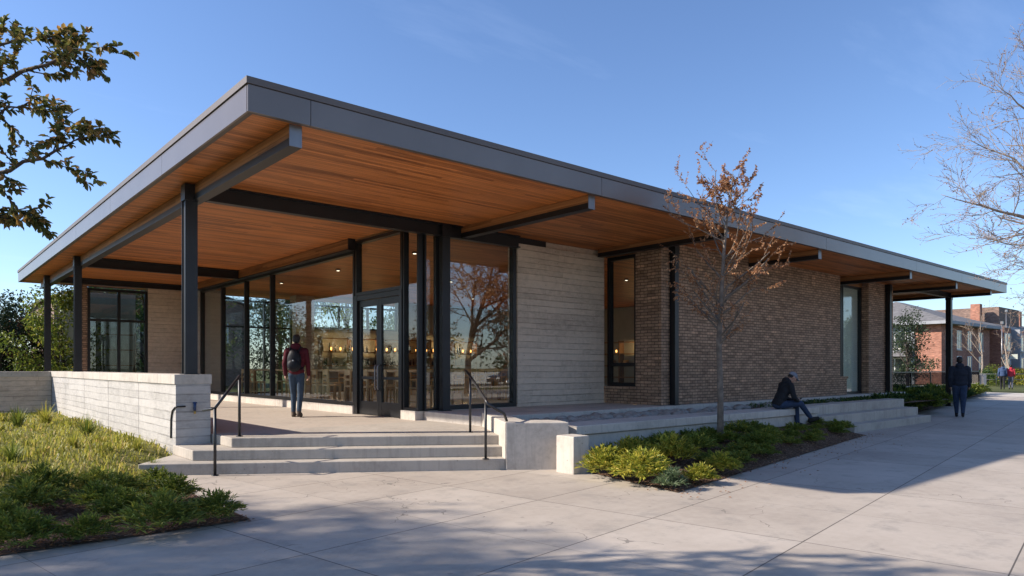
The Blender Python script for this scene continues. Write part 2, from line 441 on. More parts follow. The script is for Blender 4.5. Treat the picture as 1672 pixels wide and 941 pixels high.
M['bark_dark'] = plain('dark_bark', (.06,.045,.035), .9, 0, .35, 9, bmp=.6, bscale=30)
M['bark_pale'] = plain('pale_twig_bark', (.27,.215,.17), .85, 0, .25, 6)
M['stone'] = plain('pale_field_stone', (.3,.28,.25), .85, 0, .35, 7, bmp=.4)
M['shingle'] = plain('grey_shingle', (.15,.145,.145), .9, 0, .25, 3, bmp=.5, bscale=14)
M['siding'] = plain('grey_siding', (.3,.31,.33), .8, 0, .1, 2)
M['rubber'] = plain('tyre_rubber', (.02,.02,.02), .8)
M['chrome'] = plain('silver_metal', (.5,.5,.5), .25, .9)
M['carblue'] = plain('dark_car_paint', (.03,.035,.045), .25, .2, .05, 1, Coat_Weight=None) if False else plain('dark_car_paint', (.03,.035,.045), .25, .2, .05, 1)
M['carred'] = plain('red_car_paint', (.4,.03,.03), .3, .1, .05, 1)
M['bulb'] = emit('warm_bulb', (1,.42,.1), 3.2)
M['lf_dark'] = leafmat('dark_green_leaf', [(0,(.02,.048,.015)),(.5,(.05,.1,.026)),(.9,(.1,.16,.04)),(1,(.22,.21,.04))], .35)
M['lf_mid'] = leafmat('mid_green_leaf', [(0,(.065,.105,.018)),(.5,(.15,.195,.033)),(.9,(.25,.28,.045)),(1,(.38,.31,.05))], .4)
M['lf_left'] = leafmat('green_leaf_with_gold_tips', [(0,(.085,.12,.02)),(.5,(.19,.23,.04)),(.86,(.26,.3,.055)),(.94,(.45,.38,.05)),(1,(.55,.46,.08))], .35)
M['lf_yel'] = leafmat('yellow_green_leaf', [(0,(.13,.17,.025)),(.4,(.28,.31,.04)),(.8,(.48,.43,.06)),(1,(.62,.5,.1))], .4)
M['lf_grey'] = leafmat('grey_green_leaf', [(0,(.08,.12,.06)),(.6,(.14,.2,.09)),(1,(.3,.33,.2))], .3)
M['lf_lawn'] = leafmat('lawn_blade', [(0,(.13,.15,.022)),(.5,(.32,.32,.05)),(.85,(.52,.45,.09)),(1,(.58,.4,.18))], .45)
M['lf_tree'] = leafmat('olive_brown_leaf', [(0,(.065,.075,.02)),(.45,(.14,.15,.04)),(.8,(.24,.17,.045)),(1,(.36,.19,.055))], .5)
M['lf_oran'] = leafmat('dry_orange_leaf', [(0,(.18,.08,.036)),(.4,(.38,.18,.085)),(.8,(.53,.28,.14)),(1,(.65,.41,.23))], .4)
M['lf_red'] = leafmat('dull_red_leaf', [(0,(.1,.045,.03)),(.5,(.19,.1,.07)),(1,(.3,.19,.13))], .3)
M['lf_bud'] = leafmat('reddish_bud', [(0,(.2,.1,.085)),(1,(.38,.22,.17))], .2)
M['lf_ever'] = leafmat('evergreen_leaf', [(0,(.012,.026,.012)),(.6,(.03,.055,.022)),(1,(.06,.085,.03))], .15)
M['skin'] = plain('skin', (.36,.2,.14), .5, 0, .1, 30)
M['skin_dark'] = plain('brown_skin', (.2,.11,.075), .5, 0, .1, 30)
M['hair'] = plain('dark_hair', (.012,.009,.008), .6, 0, .3, 80, bmp=.6, bscale=150)
def cloth(n, c, r=.85): return plain(n, c, r, 0, .2, 14, .2, .25, 45)
M['maroon'] = cloth('maroon_knit', (.085,.014,.022))
M['denim'] = cloth('blue_denim', (.045,.068,.1))
M['denim_dark'] = cloth('dark_denim', (.028,.045,.085))
M['black'] = cloth('black_cloth', (.02,.02,.023))
M['navy'] = cloth('navy_cloth', (.02,.025,.038))
M['pack'] = cloth('black_nylon', (.013,.014,.018), .55)
M['greycap'] = cloth('grey_cap_cloth', (.2,.21,.24))
M['shoe'] = cloth('brown_shoe', (.09,.07,.055))
M['shoe_black'] = cloth('black_shoe', (.012,.011,.011), .5)
M['sole'] = plain('pale_sole', (.4,.38,.35), .7)
M['redcoat'] = cloth('red_coat', (.45,.04,.06))
M['greycloth'] = cloth('grey_cloth', (.13,.14,.18))
M['bluecoat'] = cloth('blue_coat', (.05,.08,.16))
M['screen'] = plain('phone_black', (.01,.01,.012), .2)
M['brass'] = plain('brass', (.5,.33,.1), .35, .9)
M['bluevalve'] = plain('blue_valve', (.02,.05,.13), .4)
m, nt, out = mat('dark_mesh_panel')
mx_ = N(nt, 'ShaderNodeMixShader'); mx_.inputs[0].default_value = .6; tr_ = N(nt, 'ShaderNodeBsdfTransparent'); df_ = N(nt, 'ShaderNodeBsdfDiffuse'); df_.inputs[0].default_value = (.03,.03,.03,1)
nt.links.new(tr_.outputs[0], mx_.inputs[1]); nt.links.new(df_.outputs[0], mx_.inputs[2]); nt.links.new(mx_.outputs[0], out.inputs[0]); M['meshfence'] = m

def structure(o): o['kind'] = 'structure'; return o
def interp(poly, x): pass

# ------------------------------------------------------------------ ground
g = MB(); g.sheet([(-700,-700),(900,-700),(900,900),(-700,900)], -.03)
structure(g.build('ground', M['ground']))
g = MB(); g.sheet([(-16,-13.5),(49.5,-13.5),(49.5,13.35),(27,9.6),(7.4,9.6),(7.4,12.2),(2.4,12.2),(2.4,7.2),(-16,7.2)], 0)  # unseen part toward negative y extended to bounce sunlight onto the facade
structure(g.build('pavement', M['pave']))
g = MB(); g.sheet([(44,-20),(50.5,-20),(50.5,40),(44,40)], .004)
structure(g.build('path', M['conc']))
g = MB(); g.sheet([(-80,-26),(140,-26),(140,-18),(-80,-18)], -.01)
structure(g.build('road', M['asphalt']))
g = MB(); g.sheet([(-80,-18),(140,-18),(140,-17.85),(-80,-17.85)], .1); g.box(-80,140,-18,-17.85,-.05,.099)
structure(g.build('road_kerb', M['conc']))

# lawn and left bed : a gently rising sheet
def sm(a, b, x):
    t = max(0, min(1, (x-a)/(b-a))); return t*t*(3-2*t)
def lawn_z(x, y):
    return .012 + .24*sm(8.2, 12.5, y)*sm(3.3, 1.6, x + max(0, (y-11.2))*-.9) + .03*noise.noise(V((x*.8, y*.8, 0)))*sm(7.6, 9, y)
def grid_sheet(name, x0, x1, y0, y1, nx, ny, zf, keep, mat_):
    m = MB(); vs = []; idx = {}
    for j in range(ny+1):
        for i in range(nx+1):
            x = x0+(x1-x0)*i/nx; y = y0+(y1-y0)*j/ny
            vs.append((x, y, zf(x, y)))
    fs = []
    for j in range(ny):
        for i in range(nx):
            cx = x0+(x1-x0)*(i+.5)/nx; cy = y0+(y1-y0)*(j+.5)/ny
            if keep(cx, cy):
                a = j*(nx+1)+i; fs.append((a, a+1, a+nx+2, a+nx+1))
    m.add(vs, fs, 0, True)
    return m.build(name, mat_, uv=False)
LAWN_EDGE = 9.55
structure(grid_sheet('planting_bed', -14, 2.65, 7.08, LAWN_EDGE+.25, 84, 14, lawn_z, lambda x,y: True, M['mulch']))
structure(grid_sheet('lawn', -14, 3.35, LAWN_EDGE-.05, 24.1, 70, 60, lambda x,y: lawn_z(x,y)+.006, lambda x,y: (x < 2.55 or y > 11.45), M['lawnsoil']))
# bed beside the bench
BED = [(7.66,7.30),(7.20,5.17),(16.5,6.72),(16.9,7.15),(16.9,7.7),(7.66,7.7)]
def inpoly(x, y, P):
    c = False; j = len(P)-1
    for i in range(len(P)):
        if (P[i][1] > y) != (P[j][1] > y) and x < (P[j][0]-P[i][0])*(y-P[i][1])/(P[j][1]-P[i][1])+P[i][0]: c = not c
        j = i
    return c
def edge_dist(x, y, P):
    best = 9
    for i in range(len(P)):
        ax, ay = P[i]; bx, by = P[(i+1)%len(P)]
        if ay > 7.4 and by > 7.4: continue
        t = max(0, min(1, ((x-ax)*(bx-ax)+(y-ay)*(by-ay))/((bx-ax)**2+(by-ay)**2)))
        best = min(best, math.hypot(x-ax-t*(bx-ax), y-ay-t*(by-ay)))
    return best
def bed_z(x, y): return .01 + .2*sm(0, 1.0, edge_dist(x, y, BED))*sm(7.5, 12, x) + .06*sm(0,.8,edge_dist(x,y,BED))
def bed_sheet(name, P, zf, mat_):
    import bmesh
    bm = bmesh.new()
    vs = [bm.verts.new((x,y,0)) for x,y in P]; bm.faces.new(vs)
    xs = [p[0] for p in P]; ys = [p[1] for p in P]
    st = .22
    for k in range(1, int((max(xs)-min(xs))/st)+1):
        bmesh.ops.bisect_plane(bm, geom=bm.verts[:]+bm.edges[:]+bm.faces[:], plane_co=(min(xs)+k*st,0,0), plane_no=(1,0,0))
    for k in range(1, int((max(ys)-min(ys))/st)+1):
        bmesh.ops.bisect_plane(bm, geom=bm.verts[:]+bm.edges[:]+bm.faces[:], plane_co=(0,min(ys)+k*st,0), plane_no=(0,1,0))
    for v in bm.verts: v.co.z = zf(v.co.x, v.co.y)
    me = bpy.data.meshes.new(name); bm.normal_update(); bm.to_mesh(me); bm.free()
    if me.polygons and me.polygons[0].normal.z < 0: me.flip_normals()
    me.materials.append(mat_)
    for p in me.polygons: p.use_smooth = True
    o = bpy.data.objects.new(name, me); col.objects.link(o); return structure(o)
bed_sheet('planting_bed', BED, bed_z, M['mulch'])
BED2 = [(22.05,8.15),(24.2,8.25),(47.3,12.55),(34,12.75),(27.9,11.5),(27.9,9.8),(22.05,9.8)]
bed_sheet('planting_bed', BED2, lambda x,y: .01+.12*sm(0,.8,edge_dist(x,y,BED2)), M['mulch'])

# ------------------------------------------------------------------ entrance steps, terrace
# step fronts run at an angle across the corner of the plan
nx_, ny_ = .566, .824
tx_, ty_ = .824, -.566
def front(k, x=None, t=None): pass
def on_front(c, x):  # point of the line n.p = c at this x
    return (x, (c - nx_*x)/ny_)
def cheek_x(c):      # where the step line meets the inner face of the cheek wall (6.85,8.02)->(8.04,10.1)
    ax, ay, bx, by = 6.85, 8.02, 8.04, 10.1
    f = lambda t: nx_*(ax+t*(bx-ax)) + ny_*(ay+t*(by-ay)) - c
    t = f(0)/(f(0)-f(1)); return (ax+t*(bx-ax), ay+t*(by-ay))
C1, C2, C3 = 10.52, 10.81, 11.11
Z1, Z2, Z3 = .165, .32, .47
st = empty('entrance_steps', (4.6, 9.7, 0), 'three pale concrete steps angled up to the glass entrance between the handrails', 'steps')
pA = on_front(C1, 2.52)
m = MB(); m.prism([pA, cheek_x(C1), (8.0,10.03), (8.0,12), (3.22,12), (3.22,11.9)], -.05, Z1)
m.build('step', M['conc_step'], st, bevel=.012)
pB = on_front(C2, 3.22)
m = MB(); m.prism([pB, cheek_x(C2), (8.0,10.03), (8.0,11.9), (3.22,11.9)], Z1, Z2)
m.build('step', M['conc_step'], st, bevel=.012)
pC = on_front(C3, 3.78)
m = MB(); m.prism([pC, cheek_x(C3), (8.02,10.07), (8.02,11.8), (3.78,11.8)], Z2, Z3)
m.build('step', M['conc_step'], st, bevel=.012)
m = MB(); m.prism([(3.78,11.802),(8.02,11.802),(8.02,12.0),(8.3,12.02),(8.3,27.78),(3.3,27.78),(3.3,12.0),(3.78,12.0)], 0, Z3-.002)
structure(m.build('terrace', M['terrace']))

# cheek wall with wing, post block and bench
ck = empty('step_side_wall', (7.2,8.2,0), 'pale concrete side wall wrapping the right end of the entrance steps', 'wall')
m = MB()
m.prism([(6.85,8.02),(8.035,10.09),(8.36,9.9),(7.42,8.26),(7.85,7.92),(7.62,7.45)], -.05, .715)
m.build('wall', M['conc'], ck, bevel=.014)
o = cuboid('concrete_block', (7.3,7.63,7.04,7.4,-.05,.545), M['conc'], bevel=.014)
tag(o, 'short square concrete block standing in front of the bench beside the yellow shrubs', 'block')
bn = empty('bench_wall', (12,7.8,0), 'long low concrete bench wall behind the planting bed', 'bench')
m = MB()
for a, b in ((7.88,10.8),(10.806,13.4),(13.406,15.98)): m.box(a,b,7.6,8.15,-.05,.475)
m.build('wall', M['conc'], bn, bevel=.008)
m = MB()
for a, b in ((7.9,12.2),(12.206,15.98)): m.box(a,b,7.55,8.2,.49,.635)
m.build('seat', M['conc'], bn, bevel=.014)
cuboid('shadow_gap', (7.9,15.97,7.63,8.14,.475,.49), M['conc'], bn)
ss = empty('seat_steps', (19,7.6,0), 'three long shaded concrete steps beyond the bench', 'steps')
cuboid('step', (17.0,22.0,7.18,7.5,-.05,.19), M['conc_step'], ss, bevel=.012)
cuboid('step', (16.0,21.95,7.5,7.85,-.05,.41), M['conc_step'], ss, bevel=.012)
cuboid('step', (15.986,21.9,7.85,8.3,-.05,.637), M['conc_step'], ss, bevel=.012)
# porch plinth
pl = MB()
for a, b in ((8.03,13.5),(13.507,18.2),(18.207,22.9),(22.907,27.7)): pl.box(a,b,9.87,10.1,0,.65)
pl.box(8.03,13.46,10.102,11.98,0,.648)
pl.box(13.46,27.7,10.102,10.5,0,.646)
structure(pl.build('porch_plinth', M['conc'], bevel=.012))
m = MB(); m.sheet([(8.0,8.15),(27,8.15),(27,9.87),(8.0,9.87)], .47)
structure(m.build('gravel_strip', M['mulch']))
rs = MB(); r2 = random.Random(3)
for i in range(330):
    x = r2.uniform(8.2,21.9); y = r2.choice((r2.uniform(9.3,9.8), r2.uniform(8.3,9.8)))
    if x > 16 and r2.random() < .5: continue
    s0 = r2.uniform(.06,.15)
    rot = Matrix.Rotation(r2.uniform(0,6), 3, 'Z') @ Matrix.Rotation(r2.uniform(-.3,.3), 3, 'X')
    k = len(rs.v); rs.ell((x,y,.48+s0*.28), (s0*r2.uniform(.9,1.5), s0, s0*r2.uniform(.5,.75)), rot, 8, 6)
    for q in range(k, len(rs.v)):
        p = V(rs.v[q]); n_ = noise.noise(p*9 + V((i,0,0)))*.03; rs.v[q] = tuple(p + V((n_, n_*.7, n_*.6)))
o = rs.build('stones', M['stone'], uv=False); tag(o, 'strip of pale rough stones between the bench and the porch edge', 'stones', kind='stuff')

# ------------------------------------------------------------------ low garden walls
def garden_wall_y(root, x0, x1, ys, z1, capz):
    m = MB(); c = MB()
    for a, b in zip(ys[:-1], ys[1:]):
        m.box(x0, x1, a+.008, b-.008, -.1, z1); c.box(x0-.02, x1+.02, a+.005, b-.005, z1, capz)
    m.box(x0+.03, x1-.03, ys[0]+.05, ys[-1]-.05, -.1, z1-.02)
    m.build('wall', M['board_pale'], root, bevel=.006); c.build('wall_cap', M['conc'], root, bevel=.008)
gw = empty('garden_wall', (3.5,12,0), 'sunlit board-marked concrete wall with pale cap, carrying the front steel posts', 'wall')
garden_wall_y(gw, 3.23, 3.76, [11.78,14.1,16.6,19.2,21.7,24.5], 1.28, 1.435)
gw2 = empty('garden_wall', (-5,24.3,0), 'shaded board-marked concrete wall at the back of the lawn below the bushes', 'wall')
m = MB(); m.box(-30,3.22,24.02,24.5,-.1,1.28); m.build('wall', M['board'], gw2)
m = MB(); m.box(-30,3.22,24.0,24.51,1.28,1.43); m.build('wall_cap', M['conc'], gw2, bevel=.008)

# tap and cable on the wall end
tp = empty('outdoor_tap', (3.5,11.77,.78), 'small blue and brass tap on the end face of the concrete wall', 'tap')
m = MB(); m.tube([(3.5,11.775,.9),(3.5,11.73,.9)], .018); m.tube([(3.5,11.735,.98),(3.5,11.735,.86)], .022, 8); m.tube([(3.47,11.735,.985),(3.53,11.735,.985)], .014, 6)
m.build('valve', M['bluevalve'], tp, uv=False)
m = MB(); m.tube([(3.5,11.735,.86),(3.5,11.735,.81)], [.016,.02], 8); m.build('spout', M['brass'], tp, uv=False)
m = MB(); m.tube([(3.37,11.77,.93),(3.25,11.765,.93),(3.218,11.79,.92),(3.215,11.92,.86),(3.215,11.99,.72),(3.215,12.0,.42)], .013, 6)
o = m.build('cable', M['steel'], uv=False); tag(o, 'short black cable bent round the sunlit corner of the concrete wall', 'cable')

# ------------------------------------------------------------------ hand rails
def handrail(label, posts, rail):
    root = empty('handrail', posts[0][0], label, 'handrail')
    for b, t in posts:
        m = MB(); m.tube([b, t], .021, 10); m.tube([b, V(b)+V((0,0,.012))], .05, 12); m.build('post', M['rail'], root, uv=False)
    m = MB(); m.tube(rail, .022, 10); m.build('rail', M['rail'], root, uv=False)
p1 = G(351,777,0); p1t = V((p1.x,p1.y,.955)); p2 = G(391,713,Z3); p2t = V((p2.x,p2.y,1.40))
d_ = (p2t-p1t)
handrail('dark steel handrail at the left side of the entrance steps by the wall end', [(p1,p1t),(p2,p2t)],
         [p1t+V((-.06,.32,-.03)), p1t+V((-.02,.06,0)), p1t+V((.0,.0,.012)), p1t+d_*.5+V((0,0,.01)), p2t+V((0,0,.012)), p2t+V((.02,.05,.0)), p2t+V((.02,.08,-.06))])
p1 = V((6.62,8.22,Z1)); p1t = V((6.62,8.22,1.045)); p2 = V((7.08,9.2,Z3)); p2t = V((7.08,9.2,1.39))
d_ = (p2t-p1t).normalized()
handrail('dark steel handrail at the right side of the entrance steps beside the pale side wall', [(p1,p1t),(p2,p2t)],
         [p2t+d_*.42+V((0,0,-.02)), p2t+d_*.3+V((0,0,.0)), p2t+V((0,0,.012)), p1t+V((0,0,.012)), p1t-d_*.12+V((0,0,.0)), p1t+V((.1,-.12,-.12)), p1t+V((.28,-.1,-.2)), p1t+V((.4,-.02,-.32))])

# ------------------------------------------------------------------ the pavilion building
B = empty('pavilion_building', (15,18,0), 'low modern building with wide flat roof, cedar soffit, dark brick wall and glass entrance', 'building')
RX0, RX1, RY0, RY1 = 2.98, 33.0, 8.06, 29.5
SZ, RT = 4.52, 4.885
roof = cuboid('roof', (RX0+.03,RX1-.03,RY0+.03,RY1-.03,SZ+.02,RT-.03), M['rooftop'], B)
m = MB()
xs = [RX0,3.75,9.05,17.45,23.45,27.65,31.4,RX1]
for a, b in zip(xs[:-1], xs[1:]):
    for y0, y1 in ((RY0,RY0+.028),(RY1-.028,RY1)): m.box(a+.004,b-.004,y0,y1,SZ-.02,RT-.075)
ys = [RY0+.03] + [RY0+3.55*k for k in range(1,6)] + [RY1-.03]
for a, b in zip(ys[:-1], ys[1:]):
    for x0, x1 in ((RX0,RX0+.028),(RX1-.028,RX1)): m.box(x0,x1,a+.004,b-.004,SZ-.02,RT-.075)
m.build('fascia', M['fascia'], roof)
m = MB()
m.box(RX0-.018,RX1+.018,RY0-.018,RY0+.2,RT-.068,RT+.012); m.box(RX0-.018,RX1+.018,RY1-.2,RY1+.018,RT-.068,RT+.012)
m.box(RX0-.018,RX0+.2,RY0+.202,RY1-.202,RT-.068,RT+.012); m.box(RX1-.2,RX1+.018,RY0+.202,RY1-.202,RT-.068,RT+.012)
m.build('roof_coping', M['coping'], roof)
m = MB(); m.box(RX0+.004,RX1-.004,RY0+.004,RY0+.02,RT-.074,RT-.069); m.box(RX0+.004,RX0+.02,RY0+.022,RY1-.02,RT-.074,RT-.069)
m.build('shadow_line', M['steel'], roof)
m = MB(); m.box(RX0+.03,RX1-.03,RY0+.03,RY1-.03,SZ,SZ+.018); m.build('soffit', M['soffit'], roof)
m = MB()
m.box(RX0+.03,RX1-.03,RY0+.03,RY0+.09,SZ-.015,SZ-.001); m.box(RX0+.03,RX0+.09,RY0+.092,RY1-.09,SZ-.015,SZ-.001); m.box(RX1-.09,RX1-.03,RY0+.092,RY1-.09,SZ-.015,SZ-.001)
m.build('soffit_trim', M['coping'], roof)

def ybeam(x, y0, y1, dz=.24):
    o = cuboid('beam', (x-.07,x+.07,y0+.012,y1,SZ-dz+.05,SZ-.002), M['glulam'], B)
    m = MB(); m.box(x-.085,x+.085,y0+.012,y1,SZ-dz,SZ-dz+.02); m.box(x-.078,x+.078,y0+.013,y1-.001,SZ-dz+.021,SZ-dz+.1)
    m.build('steel_flange', M['steel'], o)
    cuboid('end_plate', (x-.08,x+.08,y0,y0+.011,SZ-dz,SZ-.004), M['plate'], o)
ybeam(3.62, 8.2, 28.8, .27)
ybeam(8.95, 8.2, 11.86)
ybeam(13.25, 8.25, 11.86, .2)
ybeam(17.4, 8.2, 10.12)
ybeam(23.42, 8.2, 10.38)
ybeam(27.6, 8.2, 28.8)
ybeam(31.5, 8.2, 28.8, .2)
def xbeam(y, x0, x1, dz=.27):
    m = MB(); z0 = SZ-dz
    m.box(x0,x1,y-.075,y+.075,z0,z0+.025); m.box(x0,x1,y-.075,y+.075,SZ-.03,SZ-.003); m.box(x0,x1,y-.012,y+.012,z0+.025,SZ-.03)
    m.build('steel_beam', M['steel'], B)
xbeam(11.86, 3.72, 10.5); xbeam(21.7, 3.72, 7.8); xbeam(26.9, 3.72, 7.8, .2)
xbeam(9.63, 27.72, 31.6, .2)
m = MB(); m.box(7.74,7.88,14.68,25.9,4.28,SZ-.003); m.build('header_beam', M['glulam'], B)
m = MB(); m.box(7.72,7.90,14.66,25.9,4.255,4.279); m.box(7.72,7.9,14.62,14.657,4.255,SZ-.004); m.build('steel_flange', M['steel'], B)
def column(x, y, z0, w, z1=None):
    z1 = z1 or SZ-.28; t = w/2
    m = MB()
    m.box(x-t,x+t,y-t,y-t+.016,z0,z1); m.box(x-t,x+t,y+t-.016,y+t,z0,z1); m.box(x-.012,x+.012,y-t+.016,y+t-.016,z0,z1)
    m.box(x-t+.02,x+t-.02,y-t+.02,y+t-.02,z0+.001,z1-.001) 
    m.box(x-t-.025,x+t+.025,y-t-.025,y+t+.025,z0,z0+.014)
    m.box(x-t-.012,x+t+.012,y-t-.012,y+t+.012,z1,z1+.26)
    m.build('column', M['steel'], B)
column(3.5,12.0,1.436,.19); column(3.5,21.7,1.436,.17); column(3.5,26.9,.47,.17)
column(8.44,11.86,.65,.19); column(13.84,10.03,.65,.15); column(26.55,10.03,.65,.15)
column(31.5,9.63,0,.19)

# masonry
m = MB(); m.box(10.52,13.46,11.9,12.25,.65,4.37); m.build('concrete_wall', M['board'], B, bevel=.006)
m = MB(); m.box(11.45,13.46,12.0,12.24,4.372,SZ-.003); m.build('concrete_wall', M['board'], B)
cuboid('steel_beam', (10.52,11.44,11.94,12.2,4.375,SZ-.004), M['steel'], B)
m = MB(); m.prism([(13.47,10.13),(22.9,10.13),(22.9,10.45),(13.85,10.45),(13.85,10.9),(13.47,10.9)], .65, SZ-.003)
m.build('brick_wall', M['brick'], B)
m = MB(); m.box(13.49,13.83,10.902,11.899,.65,1.0); m.build('brick_wall', M['brick'], B)
m = MB(); m.box(13.44,13.86,10.903,11.897,1.0,1.075); m.build('brick_sill', M['brick'], B)
m = MB(); m.box(13.52,13.8,10.902,11.898,4.34,SZ-.003); m.build('wood_panel', M['glulam'], B)
m = MB(); m.prism([(25.1,10.13),(27.2,10.13),(27.2,10.45),(25.48,10.45),(25.48,10.8),(25.1,10.8)], .65, SZ-.003)
m.build('brick_wall', M['brick'], B)
m = MB(); m.box(22.902,23.55,10.2,10.44,.65,1.18); m.build('brick_wall', M['brick'], B)
m = MB(); m.box(22.903,23.57,10.16,10.46,1.18,1.25); m.build('brick_sill', M['brick'], B)
m = MB(); m.box(22.902,25.098,10.36,10.5,4.32,SZ-.003); m.build('wood_panel', M['glulam'], B)
m = MB(); m.box(26.9,27.2,10.452,27.8,0,SZ-.003); m.build('brick_wall', M['brick'], B)

def frame_set(axis, c, a0, a1, z0, z1, w=.07, dep=.12, mull=(), trans=(), glass='glass', name='window', f_mat='frame'):
    """window: frame mesh with pane children; axis 'x' = plane of constant x"""
    def bx(m, u0, u1, w0, w1, d0, d1):
        if axis == 'x': m.box(c+d0, c+d1, u0, u1, w0, w1)
        else: m.box(u0, u1, c+d0, c+d1, w0, w1)
    h = dep/2; m = MB()
    bx(m, a0, a0+w, z0, z1, -h, h); bx(m, a1-w, a1, z0, z1, -h, h)
    bx(m, a0+w, a1-w, z0, z0+w, -h+.002, h-.002); bx(m, a0+w, a1-w, z1-w, z1, -h+.002, h-.002)
    us = [a0+w] + sorted(mull) + [a1-w]
    for q in mull: bx(m, q-w/2, q+w/2, z0+w, z1-w, -h, h)
    for q in trans:
        for i in range(len(us)-1):
            bx(m, us[i]+(w/2 if i else 0), us[i+1]-(w/2 if i < len(us)-2 else 0), q-w/2, q+w/2, -h+.004, h-.004)
    f = m.build(name, M[f_mat], B)
    zs = [z0+w*.7] + sorted(trans) + [z1-w*.7]
    us[0] -= w*.3; us[-1] += w*.3
    for i in range(len(us)-1):
        for j in range(len(zs)-1):
            p = MB(); e = .006
            u0, u1, w0, w1 = us[i]+e, us[i+1]-e, zs[j]+e, zs[j+1]-e
            bx(p, u0, u1, w0, w1, -.005, .005)
            p.build('pane', M[glass], f)
    return f
GT = 4.27
frame_set('x', 7.96, 14.66, 25.85, .66, GT, .08, .14, mull=(19.6,21.6,23.7))
frame_set('x', 7.96, 12.0, 12.58, .66, GT+.2, .05, .12)
frame_set('y', 12.0, 8.03, 8.35, .66, GT+.2, .04, .1)
frame_set('y', 12.0, 8.53, 10.5, .66, GT+.1, .09, .14, glass='glass_mirror')
frame_set('x', 7.96, 12.6, 14.62, 3.2, GT+.2, .07, .14)
frame_set('x', 13.62, 10.92, 11.88, 1.08, 4.335, .09, .14, trans=(1.62,), glass='glass')
frame_set('y', 10.42, 22.92, 23.52, 1.255, 4.315, .06, .12)
frame_set('y', 10.42, 23.6, 25.08, .66, 4.315, .07, .12)
# door
m = MB()
m.box(7.88,8.04,12.6,12.7,Z3,3.2); m.box(7.88,8.04,14.52,14.64,Z3,3.2); m.box(7.885,8.035,12.7,14.52,3.08,3.19)
m.build('door_frame', M['frame'], B)
for y0, y1, s in ((12.705,13.605,1),(13.615,14.515,-1)):
    m = MB()
    m.box(7.93,7.99,y0,y0+.1,Z3+.01,3.07); m.box(7.93,7.99,y1-.1,y1,Z3+.01,3.07)
    m.box(7.932,7.988,y0+.1,y1-.1,Z3+.01,.78); m.box(7.932,7.988,y0+.1,y1-.1,2.93,3.07)
    m.box(7.94,7.98,y0+.1,y1-.1,1.28,1.34)
    d = m.build('door', M['frame'], B)
    m = MB(); m.box(7.956,7.964,y0+.1,y1-.1,.78,1.28); m.build('pane', M['glass'], d)
    m = MB(); m.box(7.956,7.964,y0+.1,y1-.1,1.34,2.93); m.build('pane', M['glass'], d)
    hy = y1-.05 if s > 0 else y0+.05
    m = MB(); m.tube([(7.93,hy,1.05),(7.87,hy,1.06),(7.86,hy,1.1),(7.86,hy,1.55),(7.87,hy,1.59),(7.93,hy,1.6)], .017, 8)
    m.build('handle', M['plate'], d, uv=False)
# kerbs below the glass
m = MB(); m.box(7.84,8.1,14.66,25.9,Z3-.05,.655); m.box(7.84,8.1,12.02,12.58,Z3-.05,.655)
m.build('glass_kerb', M['conc'], B, bevel=.01)
m = MB(); m.box(8.12,10.5,11.9,12.12,.4,.657); m.build('glass_kerb', M['conc'], B)
# interior floor, ceiling lining, back wall
m = MB(); m.prism([(8.1,12.13),(13.46,12.13),(13.46,11.9),(13.86,11.9),(13.86,10.5),(26.9,10.5),(26.9,27.78),(8.1,27.78)], .1, .5)
m.build('floor', M['floor'], B)
m = MB(); m.box(13.87,26.88,10.47,10.52,.5,SZ-.01); m.box(26.84,26.89,10.53,27.78,.5,SZ-.01)
wl = m.build('inner_wall', M['plaster'], B)
cuboid('pilaster', (7.66,8.12,25.92,26.4,.47,SZ-.004), M['board_pale'], B, bevel=.006)
cuboid('pilaster', (4.42,4.76,27.75,28.1,.47,SZ-.004), M['brick'], B)
cuboid('concrete_wall', (6.68,8.2,27.8,28.1,.47,SZ-.004), M['board'], B)
cuboid('concrete_wall', (8.202,9.4,27.8,28.1,.47,SZ-.004), M['plaster'], B)
cuboid('pilaster', (12.15,12.95,27.5,28.1,.5,SZ-.004), M['board'], B)
cuboid('inner_wall', (17.2,26.9,27.8,28.1,.5,SZ-.004), M['plaster'], B)
cuboid('inner_wall', (12.952,17.198,27.8,28.1,.5,3.2), M['plaster'], B)
frame_set('y', 27.95, 9.4, 12.15, .5, 4.22, .07, .12, mull=(11.0,), trans=(3.15,))
frame_set('y', 27.95, 12.95, 17.2, 3.2, 4.22, .07, .12, mull=(14.3,15.7))
frame_set('y', 27.88, 4.77, 6.67, .48, 4.3, .09, .14, mull=(5.75,), trans=(3.2,), glass='glass_dark')
# room behind the back window
m = MB(); m.box(4.4,6.9,30.6,30.8,0,4.4); m.build('inner_wall', M['plaster'], B)
cuboid('concrete_wall', (-1.5,4.4,0,0,0,0) if False else (6.9,27.2,28.12,28.3,0,.49), M['conc'], B)

